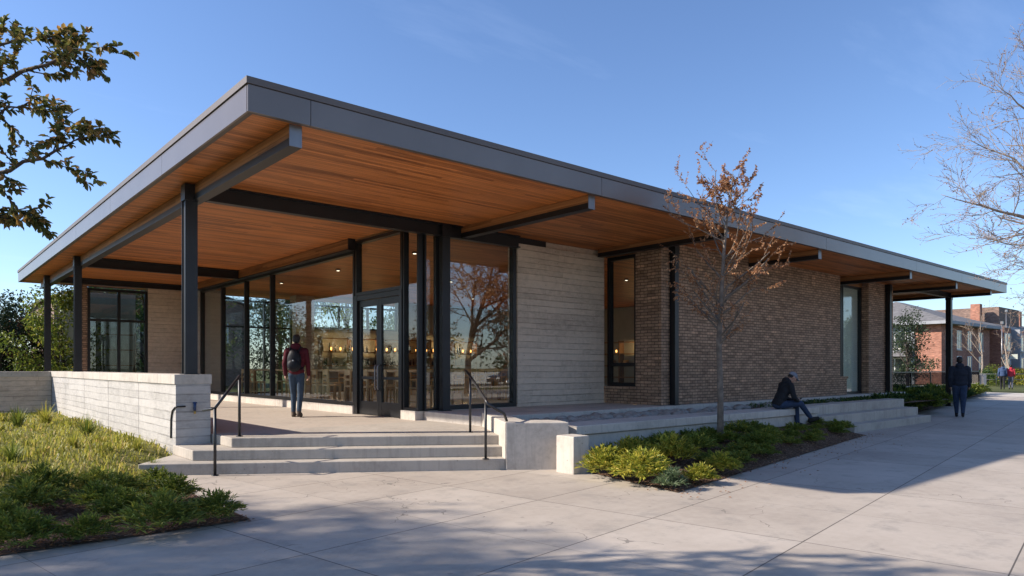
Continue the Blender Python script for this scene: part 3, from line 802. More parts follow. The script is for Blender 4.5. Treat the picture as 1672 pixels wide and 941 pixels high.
# ------------------------------------------------------------------ interior furniture
def make_stool():
    root = empty('bar_chair', (0,0,0), 'pale wooden chair drawn up to the long tables behind the glass', 'chair', 'wooden chairs along the long tables')
    m = MB(); m.box(-.2,.2,-.2,.2,.53,.57); m.build('seat', M['oak'], root)
    for x in (-.18,.18):
        for y in (-.18,.18):
            top = 1.0 if y < 0 else .53
            m = MB(); m.box(x-.018,x+.018,y-.018,y+.018,0,top); m.build('leg', M['oak'], root)
    m = MB(); m.box(-.16,.16,-.195,-.17,.84,.98); m.box(-.16,.16,-.193,-.172,.7,.75); m.build('backrest', M['oak'], root)
    m = MB(); m.box(-.162,.162,.17,.19,.2,.23); m.build('stretcher', M['oak'], root)
    return root
def make_table():
    root = empty('long_table', (0,0,0), 'long high wooden table inside behind the glass wall', 'table', 'long tables inside')
    m = MB(); m.box(-1.7,1.7,-.45,.45,.93,.98); m.build('tabletop', M['oak'], root)
    for x in (-1.55,1.55):
        for y in (-.35,.35):
            m = MB(); m.box(x-.04,x+.04,y-.04,y+.04,0,.93); m.build('leg', M['oak_dark'], root)
    return root
stool = make_stool(); first = True
tab = make_table()
tabs = [(9.75,15.6,1),(9.75,19.4,1),(9.75,23.2,1),(14.5,23.2,0),(18.3,23.2,0),(16.0,17.6,0)]
rs_ = random.Random(5)
for i, (x, y, q_) in enumerate(tabs):
    t = tab if i == 0 else copy_tree(tab); t.location = (x, y, .5); t.rotation_euler.z = q_*math.pi/2
    for k in range(4):
        for sd in (-1, 1):
            if rs_.random() < .12: continue
            s = stool if first else copy_tree(stool); first = False
            lx, ly = -1.3+k*.85+rs_.uniform(-.08,.08), sd*(.62+rs_.uniform(0,.12))
            s.location = (x-ly, y+lx, .5) if q_ else (x+lx, y+ly, .5); s.rotation_euler.z = (0 if sd < 0 else math.pi)+rs_.uniform(-.15,.15)+q_*math.pi/2
def shelf(loc, L, label, rz=0):
    root = empty('shelf_unit', loc, label, 'shelves', rz=rz)
    def bx(name, *d):
        m = MB(); m.box(*d); return m.build(name, M['oak_dark'], root, off=(0,0,0))
    for z in (.02,.55,1.1,1.68,2.25): bx('shelf', -L/2+.03, L/2-.03, -.17, .17, z, z+.04)
    n = int(L/1.3)
    for k in range(n+1):
        x = -L/2 + L*k/n; bx('upright', x-.025 if k else x-.005, x+.025 if k < n else x+.005, -.18, .18, 0, 2.35)
    return root
shelf((17.2,27.3,.5), 8.2, 'long dark wooden shelf wall at the back of the room with glowing lamps')
shelf((26.5,21.5,.5), 5.0, 'dark wooden shelf on the side wall seen through the tall narrow window', rz=R(90))
shelf((5.75,29.6,.5), 1.8, 'wooden shelf standing behind the back window at the far left')
def make_lamp():
    root = empty('shelf_lamp', (0,0,0), 'small glowing amber lamp on the upper shelf inside', 'lamp', 'amber lamps on the shelves')
    m = MB(); m.tube([(0,0,0),(0,0,.06)], [.05,.03], 8); m.build('base', M['brass'], root, uv=False)
    m = MB(); m.ell((0,0,.12), (.038,.038,.07)); m.build('bulb', M['bulb'], root, uv=False)
    return root
def make_bottle(name, label, mt):
    m = MB(); m.tube([(0,0,0),(0,0,.2),(0,0,.25),(0,0,.33)], [.04,.04,.016,.015], 8)
    return tag(m.build(name, mt, uv=False), label, 'bottle', 'bottles on the shelves')
lamp = make_lamp(); first = True
for k in range(15):
    l = lamp if first else copy_tree(lamp); first = False
    l.location = (13.5+k*.54+rs_.uniform(-.12,.12), 27.3, 2.22)
for k in range(3):
    l = copy_tree(lamp); l.location = (26.45, 20.2+k*1.2, 2.22)
bt = make_bottle('bottle', 'dark glass bottle standing among others on the shelf wall', M['steel']); first = True
for zz in (1.09,1.64,.55+.54):
    for k in range(26):
        b = bt if first else bt.copy()
        if not first: col.objects.link(b)
        first = False
        b.location = (13.3+k*.3+rs_.uniform(-.1,.1), 27.28+rs_.uniform(-.05,.08), zz+.5 if zz < 1.6 else zz+.58)
        b.scale = (1,1,rs_.uniform(.7,1.2))
bk = MB(); bk.box(-.09,.09,-.1,.1,0,.26); bkk = MB()
book = bk.build('books', M['oak'], uv=False); tag(book, 'small stack of books on the side shelf', 'books', 'books on the side shelf')
for k in range(5):
    b = book if k == 0 else book.copy()
    if k: col.objects.link(b)
    b.location = (26.45, 19.6+k*.8, 1.64)
# lit ceiling downlights
M['spot_lens'] = emit('downlight_lens', (1,.85,.62), 2)
def make_spot():
    root = empty('ceiling_spot', (0,0,0), 'small lit downlight in the wooden ceiling inside', 'downlight', 'lit downlights inside')
    m = MB(); m.tube([(0,0,0),(0,0,-.05)], .07, 12); m.build('housing', M['frame'], root, uv=False)
    m = MB(); m.tube([(0,0,-.045),(0,0,-.056)], .045, 12); m.build('lens', M['spot_lens'], root, uv=False)
    return root
spot = make_spot()
for k in range(9):
    b = spot if k == 0 else copy_tree(spot)
    b.location = (9.9+(k%3)*4.2, 15.2+(k//3)*4.2, SZ-.001)
    ld = bpy.data.lights.new('downlight', 'SPOT'); ld.energy = 48; ld.spot_size = R(125); ld.spot_blend = .8; ld.color = (1,.88,.72); ld.shadow_soft_size = .06
    lo = bpy.data.objects.new('downlight_lamp', ld); col.objects.link(lo); lo.location = (b.location.x, b.location.y, SZ-.09)
for k in range(5):
    ld = bpy.data.lights.new('shelf_glow', 'POINT'); ld.energy = 7; ld.color = (1,.6,.26); ld.shadow_soft_size = .05
    lo = bpy.data.objects.new('shelf_glow', ld); col.objects.link(lo); lo.location = (13.8+k*1.7, 27.15, 2.45)
ld = bpy.data.lights.new('shelf_glow', 'POINT'); ld.energy = 7; ld.color = (1,.6,.26); ld.shadow_soft_size = .05
lo = bpy.data.objects.new('shelf_glow', ld); col.objects.link(lo); lo.location = (26.3, 21.4, 2.45)

# ------------------------------------------------------------------ vegetation
def jit(r, a=1.0): return V((r.uniform(-a,a), r.uniform(-a,a), r.uniform(-a,a)))
def clump(seed, Rr, H, n, L, Wd, seg=6):
    """low perennial: arching stems carrying pairs of narrow leaflets"""
    r = random.Random(seed); m = MB()
    for i in range(n):
        a = r.uniform(0, 2*math.pi); q = r.random()**.6
        tip = V((math.cos(a)*Rr*q, math.sin(a)*Rr*q, H*(1-.55*q*q)*r.uniform(.75,1.15)))
        b = V((math.cos(a)*Rr*.25*q, math.sin(a)*Rr*.25*q, 0))
        mid = (b+tip)*.5 + V((0,0,H*.28))
        prev = b
        for k in range(1, seg+1):
            t = k/seg
            p = b*(1-t)**2 + mid*2*t*(1-t) + tip*t*t
            d = (p-prev).normalized(); prev = p
            if t < .3: continue
            for sd in (-1, 1):
                side = d.cross(V((0,0,1))); side = side.normalized()*sd if side.length > 1e-3 else V((sd,0,0))
                dd = (d*.7 + side*r.uniform(.4,1.0) + jit(r,.6) + V((0,0,.2)))
                m.leaf(p, dd, V((0,0,1))+jit(r,.4), L*r.uniform(.7,1.2), Wd*r.uniform(.8,1.2))
        m.leaf(prev, d + jit(r,.2), V((0,0,1)), L*1.1, Wd)
    return m
def tuft(seed, Rr, H, n, Wd):
    """grass tuft: arching blades"""
    r = random.Random(seed); m = MB()
    for i in range(n):
        a = r.uniform(0, 2*math.pi); lean = r.random()**.8
        d = V((math.cos(a), math.sin(a), 0)); b = d*Rr*.2*r.random()
        h = H*r.uniform(.6,1.1); out = Rr*lean*r.uniform(.6,1.1)
        side = V((-d.y, d.x, 0))*Wd*.5
        pts = []
        for k in range(4):
            t = k/3; pts.append(b + d*out*t*t + V((0,0,h*(t - .45*lean*t*t))))
        vs = []; w = [1,.9,.6,.05]
        for k in range(4): vs += [pts[k]-side*w[k], pts[k]+side*w[k]]
        m.add(vs, [(0,1,3,2),(2,3,5,4),(4,5,7,6)])
    return m
def place(proto, x, y, z, s=1, rz=0, label=None, first=False, sz=None):
    o = proto if first else proto.copy()
    if not first: col.objects.link(o)
    o.location = (x,y,z); o.rotation_euler = (0,0,rz); o.scale = (s,s,sz or s)
    if label: o['label'] = label
    return o
class Kit:
    def __init__(s, protos): s.p = protos; s.used = set()
    def put(s, i, x, y, z, sc_=1, label=None, sz=None):
        i %= len(s.p); f = i not in s.used; s.used.add(i)
        return place(s.p[i], x, y, z, sc_, rnd.uniform(0,6.28), label, f, sz)
def kit(name, cat, group, label, mats, gens):
    ps = []
    for mt in mats:
        for g_ in gens:
            o = g_.build(name, M[mt], uv=False); tag(o, label, cat, group); ps.append(o)
    return Kit(ps)
gens = [clump(s, .33, .22, 120, .06, .018, 8) for s in (1,2,3)]
dark = kit('shrub', 'shrub', 'low green shrubs in the bed below the bench', 'low dark green leafy shrub in the shaded bed below the concrete bench', ['lf_left','lf_mid'], gens)
yel = kit('shrub', 'shrub', None, 'x', ['lf_yel'], [clump(s, .33, .33, 125, .078, .022, 8) for s in (11,12)])
grey = kit('shrub', 'shrub', None, 'x', ['lf_grey'], [clump(21, .24, .24, 60, .1, .022)])
ylist = [(985,775,0,1.15,'large yellow-green shrub in the sunlit bed nearest the short concrete block'),
         (1050,785,1,1.25,'largest yellow-green shrub at the front of the sunlit bed'),
         (1097,765,0,1.2,'broad yellow-green shrub behind the largest one in the sunlit bed'),
         (1030,757,1,1.0,'yellow-green shrub at the back of the sunlit bed against the bench wall'),
         (1143,784,1,.72,'small upright yellow-tipped shrub in front of the young tree'),
         (1178,770,0,.85,'pale yellow shrub just in front of the young tree trunk')]
for px, py, i, s, lab in ylist:
    p = G(px, py, .05); yel.put(i, p.x, p.y, bed_z(p.x,p.y)-.02, s, lab)
p = G(1096,797,.02); grey.put(0, p.x, p.y, bed_z(p.x,p.y)-.01, .85, 'small grey-green spiky shrub alone at the tip of the mulch bed')
k = 0
placed = []
for i in range(900):
    x = rnd.uniform(7.9,16.6); y = rnd.uniform(5.3,7.5)
    if not inpoly(x,y,BED) or edge_dist(x,y,BED) < (.5 if x < 9.7 else .26): continue
    if x < 9.25 and y < 6.95: continue
    if math.hypot(x-10.9,y-6.92) < .2 or (13.9 < x < 15.4 and y > 7.2): continue
    if any(math.hypot(x-a,y-b) < .45 for a,b in placed): continue
    placed.append((x,y)); dark.put(k*5+(k//3), x, y, bed_z(x,y)-.02, rnd.uniform(.75,1.15)*(.55 if (13.2 < x < 15.4 and y > 7.0) else .85 if x > 12.5 else 1)); k += 1
far_shrub = kit('shrub', 'shrub', 'shaded shrubs in the far bed beyond the seat steps', 'dark green shrub in the shaded far bed beyond the seat steps', ['lf_dark','lf_mid'], [clump(s, .45, .42, 80, .13, .05, 5) for s in (31,32)])
pl2 = []
for i in range(1500):
    x = rnd.uniform(22.2,45); y = rnd.uniform(8.3,12.6)
    if not inpoly(x,y,BED2) or edge_dist(x,y,BED2) < .35: continue
    if any(math.hypot(x-a,y-b) < .62 for a,b in pl2): continue
    if len(pl2) > 90: break
    pl2.append((x,y)); far_shrub.put(len(pl2), x, y, .08, rnd.uniform(.8,1.35))
# left bed shrubs
lb = kit('shrub', 'shrub', 'dark shrubs massed in the left bed', 'dark green leafy shrub massed in the shaded left bed at the lawn edge', ['lf_mid','lf_left'], [clump(s, .34, .29, 130, .064, .018, 8) for s in (41,42)])
front_l = [(35,893,1.0,'leafy green shrub at the left edge of the picture in the mulch'),
           (140,880,.75,'small separate green shrub second from the left in the mulch'),
           (262,868,1.15,'large dark green shrub in the middle of the mulch edge'),
           (348,850,.95,'dark green shrub nearest the pointed corner of the left bed'),
           (200,845,.95,'yellow-flecked green shrub just behind the large one in the left bed')]
for i, (px, py, s, lab) in enumerate(front_l):
    p = G(px, py-4, .05); lb.put(i*3+1, p.x, p.y, lawn_z(p.x,p.y)-.02, s, lab)
pp = [tuple(G(px, py-4, .05).to_2d()) for px, py, *_ in front_l]
n = 0
for i in range(700):
    x = rnd.uniform(-1.5,2.45); y = rnd.uniform(7.75,9.75)
    lim = 8.05 + max(0, (.9-x))*.15
    if y < lim: continue
    if any(math.hypot(x-a,y-b) < .56 for a,b in pp): continue
    pp.append((x,y)); n += 1
    lb.put(n*3+n//2, x, y, lawn_z(x,y)-.02, rnd.uniform(.75,1.05))
# lawn: one mesh of short blades
m = MB(); r3 = random.Random(9)
cnt = 0
while cnt < 42000:
    y = LAWN_EDGE - .3 + 14.5*r3.random()**2.0; x = r3.uniform(-9, 3.2)
    if y < 11.5 and x > 2.45 - .0*y: continue
    if y < LAWN_EDGE+.2 and r3.random() < .6: continue
    w_ = W.__call__ if False else None
    h = .085*(.5+.9*r3.random())*(.8+1.6*max(0, noise.noise(V((x*1.6,y*1.6,3))))+.9*max(0, noise.noise(V((x*5,y*5,1)))))
    a = r3.uniform(0,6.28); d = V((math.cos(a),math.sin(a),0)); s_ = V((-d.y,d.x,0))*(.0035+.0004*y)
    b = V((x,y,lawn_z(x,y)-.01)); l = r3.uniform(.2,1.2)*h
    m.add([b-s_, b+s_, b+d*l*.4+V((0,0,h*.75))+s_*.8, b+d*l*.4+V((0,0,h*.75))-s_*.8, b+d*l+V((0,0,h*.9))], [(0,1,2,3),(3,2,4)])
    cnt += 1
for c_ in range(150):
    cy = LAWN_EDGE + 13*r3.random()**1.7; cx = r3.uniform(-7,3.0)
    if cy < 11.6 and cx > 2.3: continue
    hh = r3.uniform(.1,.24)
    for q_ in range(70):
        a = r3.uniform(0,6.28); d = V((math.cos(a),math.sin(a),0)); s_ = V((-d.y,d.x,0))*(.004+.0004*cy)
        x, y = cx+r3.gauss(0,.1), cy+r3.gauss(0,.1); h = hh*r3.uniform(.5,1.1); l = r3.uniform(.3,1.1)*h
        b = V((x,y,lawn_z(x,y)-.01))
        m.add([b-s_, b+s_, b+d*l*.4+V((0,0,h*.8))+s_*.8, b+d*l*.4+V((0,0,h*.8))-s_*.8, b+d*l+V((0,0,h*.85))], [(0,1,2,3),(3,2,4)])
o = m.build('grass', M['lf_lawn'], uv=False); tag(o, 'uneven sunlit yellow-green grass below the concrete wall', 'grass', kind='stuff')
tf = kit('grass_tuft', 'grass tuft', None, 'x', ['lf_lawn','lf_mid'], [tuft(s, .42, .5, 140, .014) for s in (51,52)])
tl = [(75,700,0,1.2,'tall pale grass tuft in the corner of the two garden walls'),(30,706,3,1.1,'tall grass tuft by the shaded garden wall at the left edge'),
      (143,722,2,1.0,'dense dark grass tuft against the middle of the sunlit wall'),(20,765,2,.8,'dark rounded grass tuft on the lawn near the left edge'),
      (225,745,1,.6,'short grass tuft on the lawn by the sunlit wall near its end'),(250,757,3,.5,'small green tuft beside the end of the bottom step'),
      (120,742,1,.7,'pale loose grass tuft on the middle of the lawn')]
for px, py, i, s, lab in tl:
    p = G(px, py, .15)
    p.x = min(p.x, 3.0); tf.put(i, p.x, p.y, lawn_z(p.x,p.y)-.02, s, lab)
# ground cover strip above the bench
m = MB()
for i in range(3200):
    x = r3.uniform(16.5,24); y = r3.uniform(8.35,9.8); 
    d = jit(r3,1); d.z = abs(d.z)+.3
    m.leaf(V((x,y,.48+r3.random()*.09)), d, V((0,0,1))+jit(r3,.5), .09, .035)
o = m.build('ground_cover', M['lf_dark'], uv=False); tag(o, 'low green ground cover in the strip behind the seat steps', 'ground cover', kind='stuff')

# --- trees
def grow(m, tw, p, d, L, r, lvl, rg, P):
    seg = P.get('seg',5); pts = [p]; rr = [r]
    for i in range(seg):
        d = (d + jit(rg, P['bend']) + V((0,0,P['up']))).normalized()
        p = p + d*(L/seg); pts.append(p); rr.append(r*(1-.75*(i+1)/seg) if lvl == 0 else r*(1-.5*(i+1)/seg))
        if lvl > 0 and i >= P.get('bare',0) :
            for _ in range(P['side']):
                if rg.random() > P.get('prob',1): continue
                ax = d.orthogonal().normalized(); ax = Matrix.Rotation(rg.uniform(0,6.28),3,d) @ ax
                nd = (Matrix.Rotation(rg.uniform(*P['ang']),3,ax) @ d).normalized()
                grow(m, tw, p, nd, L*P['ratio']*rg.uniform(.7,1.1), max(rr[-1]*P.get('rr',.6),P['rmin']), lvl-1, rg, dict(P, bare=0))
    rr[-1] = max(rr[-1], P['rmin']*.6)
    m.tube(pts, [max(x,P['rmin']*.6) for x in rr], 8 if r > .05 else (5 if r > .015 else 3), cap=False)
    if lvl <= P.get('leaflvl',0): tw.append(pts)
def leaves_on(m, tw, rg, per, L, Wd, droop=.3, skip=0, oval=False):
    for pts in tw:
        for i in range(1,len(pts)):
            for _ in range(per):
                if rg.random() < skip: continue
                t = rg.random(); p = pts[i-1].lerp(pts[i], t); d = (pts[i]-pts[i-1]).normalized()
                dd = d*.7 + jit(rg,.8) - V((0,0,droop))
                (m.oval if oval else m.leaf)(p, dd, V((0,0,1))+jit(rg,.7), L*rg.uniform(.7,1.25), Wd*rg.uniform(.8,1.2))
def tree(name, label, cat, base, H, r, P, lvl, bark, leaf=None, per=3, L=.1, Wd=.05, droop=.3, skip=0, seed=1, group=None, lean=(0,0), trunkfrac=.5):
    rg = random.Random(seed); root = empty(name, base, label, cat, group)
    tm = MB(); tw = []
    grow(tm, tw, V(base)-V((0,0,.05)), V((lean[0],lean[1],1)).normalized(), H*trunkfrac, r, lvl, rg, P)
    tm.build('trunk', M[bark], root, uv=False)
    if leaf:
        lm = MB(); leaves_on(lm, tw, rg, per, L, Wd, droop, skip); lm.build('crown', M[leaf], root, uv=False)
    return root

# young street tree in the bed
yt = empty('young_tree', (10.9,6.92,.15), 'slender young tree with sparse dry orange leaves in the bed by the brick wall', 'tree')
rg = random.Random(77); tm = MB(); tw = []
trunk = [V((10.9,6.92,.1)),V((10.92,6.93,1.0)),V((10.9,6.95,2.0)),V((10.94,6.92,2.9)),V((10.98,6.9,3.6)),V((11.04,6.88,4.15)),V((11.12,6.85,4.65)),V((11.18,6.84,5.0))]
tr = [.062,.052,.046,.036,.028,.02,.012,.006]
tm.tube(trunk, tr, 10)
for i in range(46):
    z = 1.75+3.1*rg.random()**.8
    k = max(j for j in range(len(trunk)-1) if trunk[j].z <= z); t = (z-trunk[k].z)/(trunk[k+1].z-trunk[k].z)
    p = trunk[k].lerp(trunk[k+1], t)
    a = i*2.4 + rg.uniform(-.4,.4)
    if z < 2.6: L = rg.uniform(.6,.95)
    elif z < 4: L = rg.uniform(.7,1.15)
    else: L = rg.uniform(.35,.6)*(1-.35*(z-4))+.1
    d = V((math.cos(a),math.sin(a),rg.uniform(.55,1.1))).normalized()
    grow(tm, tw, p, d, L, tr[k]*.42, 2, rg, dict(bend=.16, up=.05, side=1, prob=.72, ang=(.4,.95), ratio=.5, rmin=.0028, seg=4, leaflvl=1, rr=.6))
tm.build('trunk', M['bark'], yt, uv=False)
lm = MB(); leaves_on(lm, [t_ for t_ in tw if t_[-1].z > 2.8], rg, 6, .045, .029, .45, .3); leaves_on(lm, [t_ for t_ in tw if t_[-1].z <= 2.8], rg, 3, .05, .03, .45, .4)
lm.build('crown', M['lf_oran'], yt, uv=False)

# bare tree beyond the right edge of the pavement
# tree whose branches hang in at the upper left
lt = empty('leafy_tree', (-1.0,7.5,.03), 'tree with olive brown leaves whose branches reach in at the upper left', 'tree')
rg = random.Random(5); tm = MB(); tw = []
tb = V((-1.0,7.5,0))
trk = [tb, tb+V((.03,-.03,1.0)), tb+V((.0,-.1,2.0)), tb+V((.05,-.1,2.8)), tb+V((.0,.0,4.0)), tb+V((-.1,.1,5.0))]
tm.tube(trk, [.11,.095,.085,.07,.045,.02], 10)
def limb(pts, r0, n, Lb, lv=1, seed=1, PP=None):
    rr_ = random.Random(seed); q = [V(p) for p in pts]; f = []
    for i in range(len(q)-1):
        for k_ in range(4): f.append(q[i].lerp(q[i+1], k_/4) + jit(rr_,.02))
    f.append(q[-1]); rad = [max(.005, r0*(1-i/len(f))) for i in range(len(f))]
    tm.tube(f, rad, 6)
    for i in range(n):
        t = .12 + .88*(i+.5)/n; j = min(int(t*(len(f)-1)), len(f)-2); p = f[j].lerp(f[j+1], t*(len(f)-1)-j)
        d = (f[j+1]-f[j]).normalized(); ax = Matrix.Rotation(rr_.uniform(0,6.28),3,d) @ d.orthogonal().normalized()
        nd = Matrix.Rotation(rr_.uniform(.5,1.0),3,ax) @ d
        grow(tm, tw, p, nd, Lb*(1.1-.5*t)*rr_.uniform(.7,1.2), max(.005,rad[j]*.45), lv, rr_, PP or dict(bend=.15, up=.02, side=1, prob=.8, ang=(.4,.9), ratio=.55, rmin=.003, seg=4, leaflvl=1, rr=.6))
    tw.append(f[len(f)//2:])
limb([trk[3], W(-110,190,5.2), W(20,125,5.0), W(95,95,4.9), W(152,72,4.8)], .03, 16, .34, 1, 1)
limb([trk[3], W(-160,120,5.4), W(-40,80,5.3), W(50,65,5.2), W(88,62,5.1)], .024, 9, .26, 1, 9)
limb([trk[2]+V((0,0,.5)), W(-140,330,5.1), W(-10,285,5.0), W(90,245,4.9), W(156,222,4.8)], .03, 18, .34, 1, 2)
limb([trk[2]+V((0,0,.3)), W(-140,390,5.2), W(-40,350,5.1), W(20,340,5.1), W(58,356,5.0)], .02, 9, .25, 1, 3)
limb([trk[3], W(-120,240,5.4), W(-20,190,5.3), W(45,168,5.3), W(65,180,5.2)], .02, 9, .28, 1, 4)
for i in range(24):
    t = rg.uniform(.4,1); j = min(int(t*5),4); p = trk[j].lerp(trk[j+1], t*5-j)
    a = rg.uniform(R(130),R(310)); d = V((math.cos(a),math.sin(a),rg.uniform(.1,.8))).normalized()
    grow(tm, tw, p, d, rg.uniform(.8,1.4), .022, 2, rg, dict(bend=.16, up=.03, side=1, prob=.85, ang=(.4,.95), ratio=.55, rmin=.004, seg=4, leaflvl=1, rr=.6))
tm.build('trunk', M['bark_dark'], lt, uv=False)
lm = MB(); leaves_on(lm, tw, rg, 3, .055, .03, .3, .1, True); lm.build('crown', M['lf_tree'], lt, uv=False)

# bare tree beyond the right edge of the pavement
bt_ = W(1765,600,18); btr = empty('bare_tree', (bt_.x,bt_.y,0), 'large leafless tree with pale twigs and reddish buds at the right edge', 'tree')
tm = MB(); tw = []; rg = random.Random(12)
trk = [V((bt_.x,bt_.y,0)), W(1768,480,18), W(1760,380,18), W(1772,250,18), W(1768,120,18), W(1775,0,18)]
tm.tube(trk, [.2,.17,.15,.11,.07,.03], 10)
BT = dict(bend=.17, up=.03, side=1, prob=.95, ang=(.35,.85), ratio=.55, rmin=.0055, seg=5, leaflvl=0, rr=.6)
for pts, r0, n, Lb, sd_ in (([trk[2],W(1724,365,17.6),W(1634,345,17.2),W(1537,318,17)],.075,16,1.5,1),([trk[2],W(1734,400,18.5),W(1654,400,18.6),W(1582,382,18.6)],.05,13,1.2,2),
        ([trk[2],W(1734,330,18.8),W(1654,260,19.2),W(1564,222,19.4)],.07,16,1.5,3),([trk[3],W(1744,220,17.5),W(1674,180,17.2),W(1624,135,17)],.06,14,1.3,4),
        ([trk[3],W(1754,180,18.4),W(1704,125,18.6),W(1674,92,18.8)],.05,11,1.2,5),([trk[1],W(1754,450,17.5),W(1704,435,17.2),W(1656,428,17)],.05,11,1.0,6),
        ([trk[2],W(1754,300,16.8),W(1694,280,16.4),W(1614,290,16.2)],.05,13,1.3,7),([trk[1],W(1744,480,18.2),W(1694,490,18.4),W(1674,520,18.4)],.04,9,.8,8)):
    limb(pts, r0, n, Lb, 2, sd_, BT)
tm.build('trunk', M['bark_pale'], btr, uv=False)
lm = MB(); leaves_on(lm, tw, rg, 1, .045, .034, .1, .8); lm.build('crown', M['lf_bud'], btr, uv=False)

# trees standing off to the left; they throw the dappled shade on the paving
def blob_tree(name, label, cat, base, H, Rr, n, L, leaf, bark, seed, z0=.25, group=None, squash=1.0):
    """tree or bush seen from farther off: trunk with limbs, leaf clumps through the crown volume"""
    rg = random.Random(seed); root = empty(name, base, label, cat, group); b = V(base)
    tm = MB(); tm.tube([b, b+V((.1,.05,H*.4)), b+V((0,.1,H*.85))], [max(.04,H*.022),max(.03,H*.016),.02], 8)
    cl = []
    for i in range(int(14+H*3)):
        a = rg.uniform(0,6.28); t = rg.random(); q = Rr*(rg.random()**.5)*math.sin(math.pi*(.18+.75*t))
        c = b + V((math.cos(a)*q, math.sin(a)*q, H*(z0+(.97-z0)*t))); cl.append((c, Rr*rg.uniform(.22,.42)))
        tm.tube([b+V((0,0,H*max(.1,min(.8,(z0+(.9-z0)*t)*.6)))), b.lerp(c,.6)+V((0,0,H*.1)), c], [.03*H/6,.02*H/6,.006], 5, cap=False)
    tm.build('trunk', M[bark], root, uv=False)
    lm = MB(); per = n//len(cl)
    for c, rad in cl:
        for k in range(per):
            d = jit(rg,1)
            if d.length > 1.2 or d.length < .05: continue
            p = c + V((d.x*rad, d.y*rad, d.z*rad*.75*squash))
            lm.leaf(p, jit(rg,1)+d*.5-V((0,0,.2)), V((0,0,1))+jit(rg,.6), L*rg.uniform(.6,1.3), L*.5*rg.uniform(.7,1.3))
    lm.build('crown', M[leaf], root, uv=False)
    return root
blob_tree('leafy_tree', 'broad tree on the lawn out at the left that shades the paving', 'tree', (-8.7,13.7,0), 9.8, 2.9, 11000, .2, 'lf_tree', 'bark_dark', 21, .36)
# bushes behind the back garden wall
bl = [(-12,26.5,3.6,'lf_ever','dark bush at the far left edge behind the shaded wall',1.7),(-9.6+8.2,27.2,3.9,'lf_mid','tall yellow-green bush behind the shaded wall beside the steel posts',1.8),
      (-3.9,26.4,2.9,'lf_red','dull reddish bush between the dark and yellow-green bushes',1.4),(.7,27.6,3.6,'lf_yel','yellow-leaved bush seen between the two left steel posts',1.5),
      (2.3,28.2,2.6,'lf_mid','green bush seen just left of the back window',1.2)]
ps_ = [G(px,640,0) for px in (0,)]
spots = [(-5,25.5,4.3,'lf_ever',bl[0][4],1.7),(98,25.0,4.2,'lf_mid',bl[1][4],1.7),(38,26.5,3.4,'lf_red',bl[2][4],1.2),(128,27,3.9,'lf_yel',bl[3][4],1.3),(-80,27,4.6,'lf_ever','dark bush beyond the left edge behind the shaded wall',2.0),(60,27.5,3.4,'lf_dark','deep green bush filling the middle behind the shaded wall',1.8)]
for i, (px, d, H, lf, lab, Rr) in enumerate(spots):
    q = W(px, 600, d); 
    if q.y < 25.6: q.y = 25.8
    blob_tree('bush', lab, 'bush', (q.x,q.y,0), H, Rr, 6500, .15, lf, 'bark_dark', 60+i, .06)

# trees for depth behind the building (seen through its windows)
back = [(9.5,40),(13,44),(17,38),(13.5,52),(22,42),(20,48),(28,44)]
for i, (x, y) in enumerate(back):
    blob_tree('tree', 'green tree behind the building seen through its back windows', 'tree', (x,y,0), rnd.uniform(6,8.5), 2.6, 5200, .22, ('lf_dark','lf_mid','lf_ever')[i%3], 'bark_dark', 80+i, .15, 'trees behind the building')
# trees mirrored in the long glass wall
for i, (x, y) in enumerate([(-18,48),(-25,58),(-17,66),(-28,76),(-20,88),(-33,98),(-14,40),(-38,64),(-24,110)]):
    blob_tree('tree', 'dark evergreen in the row far to the left, mirrored in the glass wall', 'tree', (x,y,0), rnd.uniform(5.5,9), 3.0, 5200, .26, ('lf_ever','lf_dark','lf_mid')[i%3], 'bark_dark', 120+i, .1, 'evergreens mirrored in the glass')
# across the street, mirrored in the corner pane
tree('bare_tree', 'broad brown-twigged tree across the street mirrored in the corner window', 'tree', (22.5,-5.5,0), 9.5, .19,
     dict(bend=.15, up=.02, side=1, prob=.98, ang=(.5,1.05), ratio=.66, rmin=.008, seg=6, bare=1, leaflvl=0, rr=.62), 4, 'bark_dark', 'lf_oran', 2, .13, .08, .1, .3, 33, trunkfrac=.6)
for i in range(11):
    blob_tree('tree', 'dark tree added out of view to darken the sky mirrored in the windows', 'tree', (14+i*5.5,-30-(i%3)*3,0), rnd.uniform(5,8), 3.2, 1500, .45, ('lf_ever','lf_dark')[i%2], 'bark_dark', 150+i, .08, 'trees across the street')

for i, (x, y) in enumerate([(62,-8),(73,-10),(84,-15),(52,-9),(97,-16)]):  # out-of-view trees added to darken bright sky reflections in the right-hand panes
    blob_tree('tree', 'dark tree added out of view to darken the sky mirrored in the windows', 'tree', (x,y,0), rnd.uniform(6,8), 3.0, 3500, .28, ('lf_ever','lf_dark','lf_mid')[i%3], 'bark_dark', 180+i, .08, 'trees across the street')
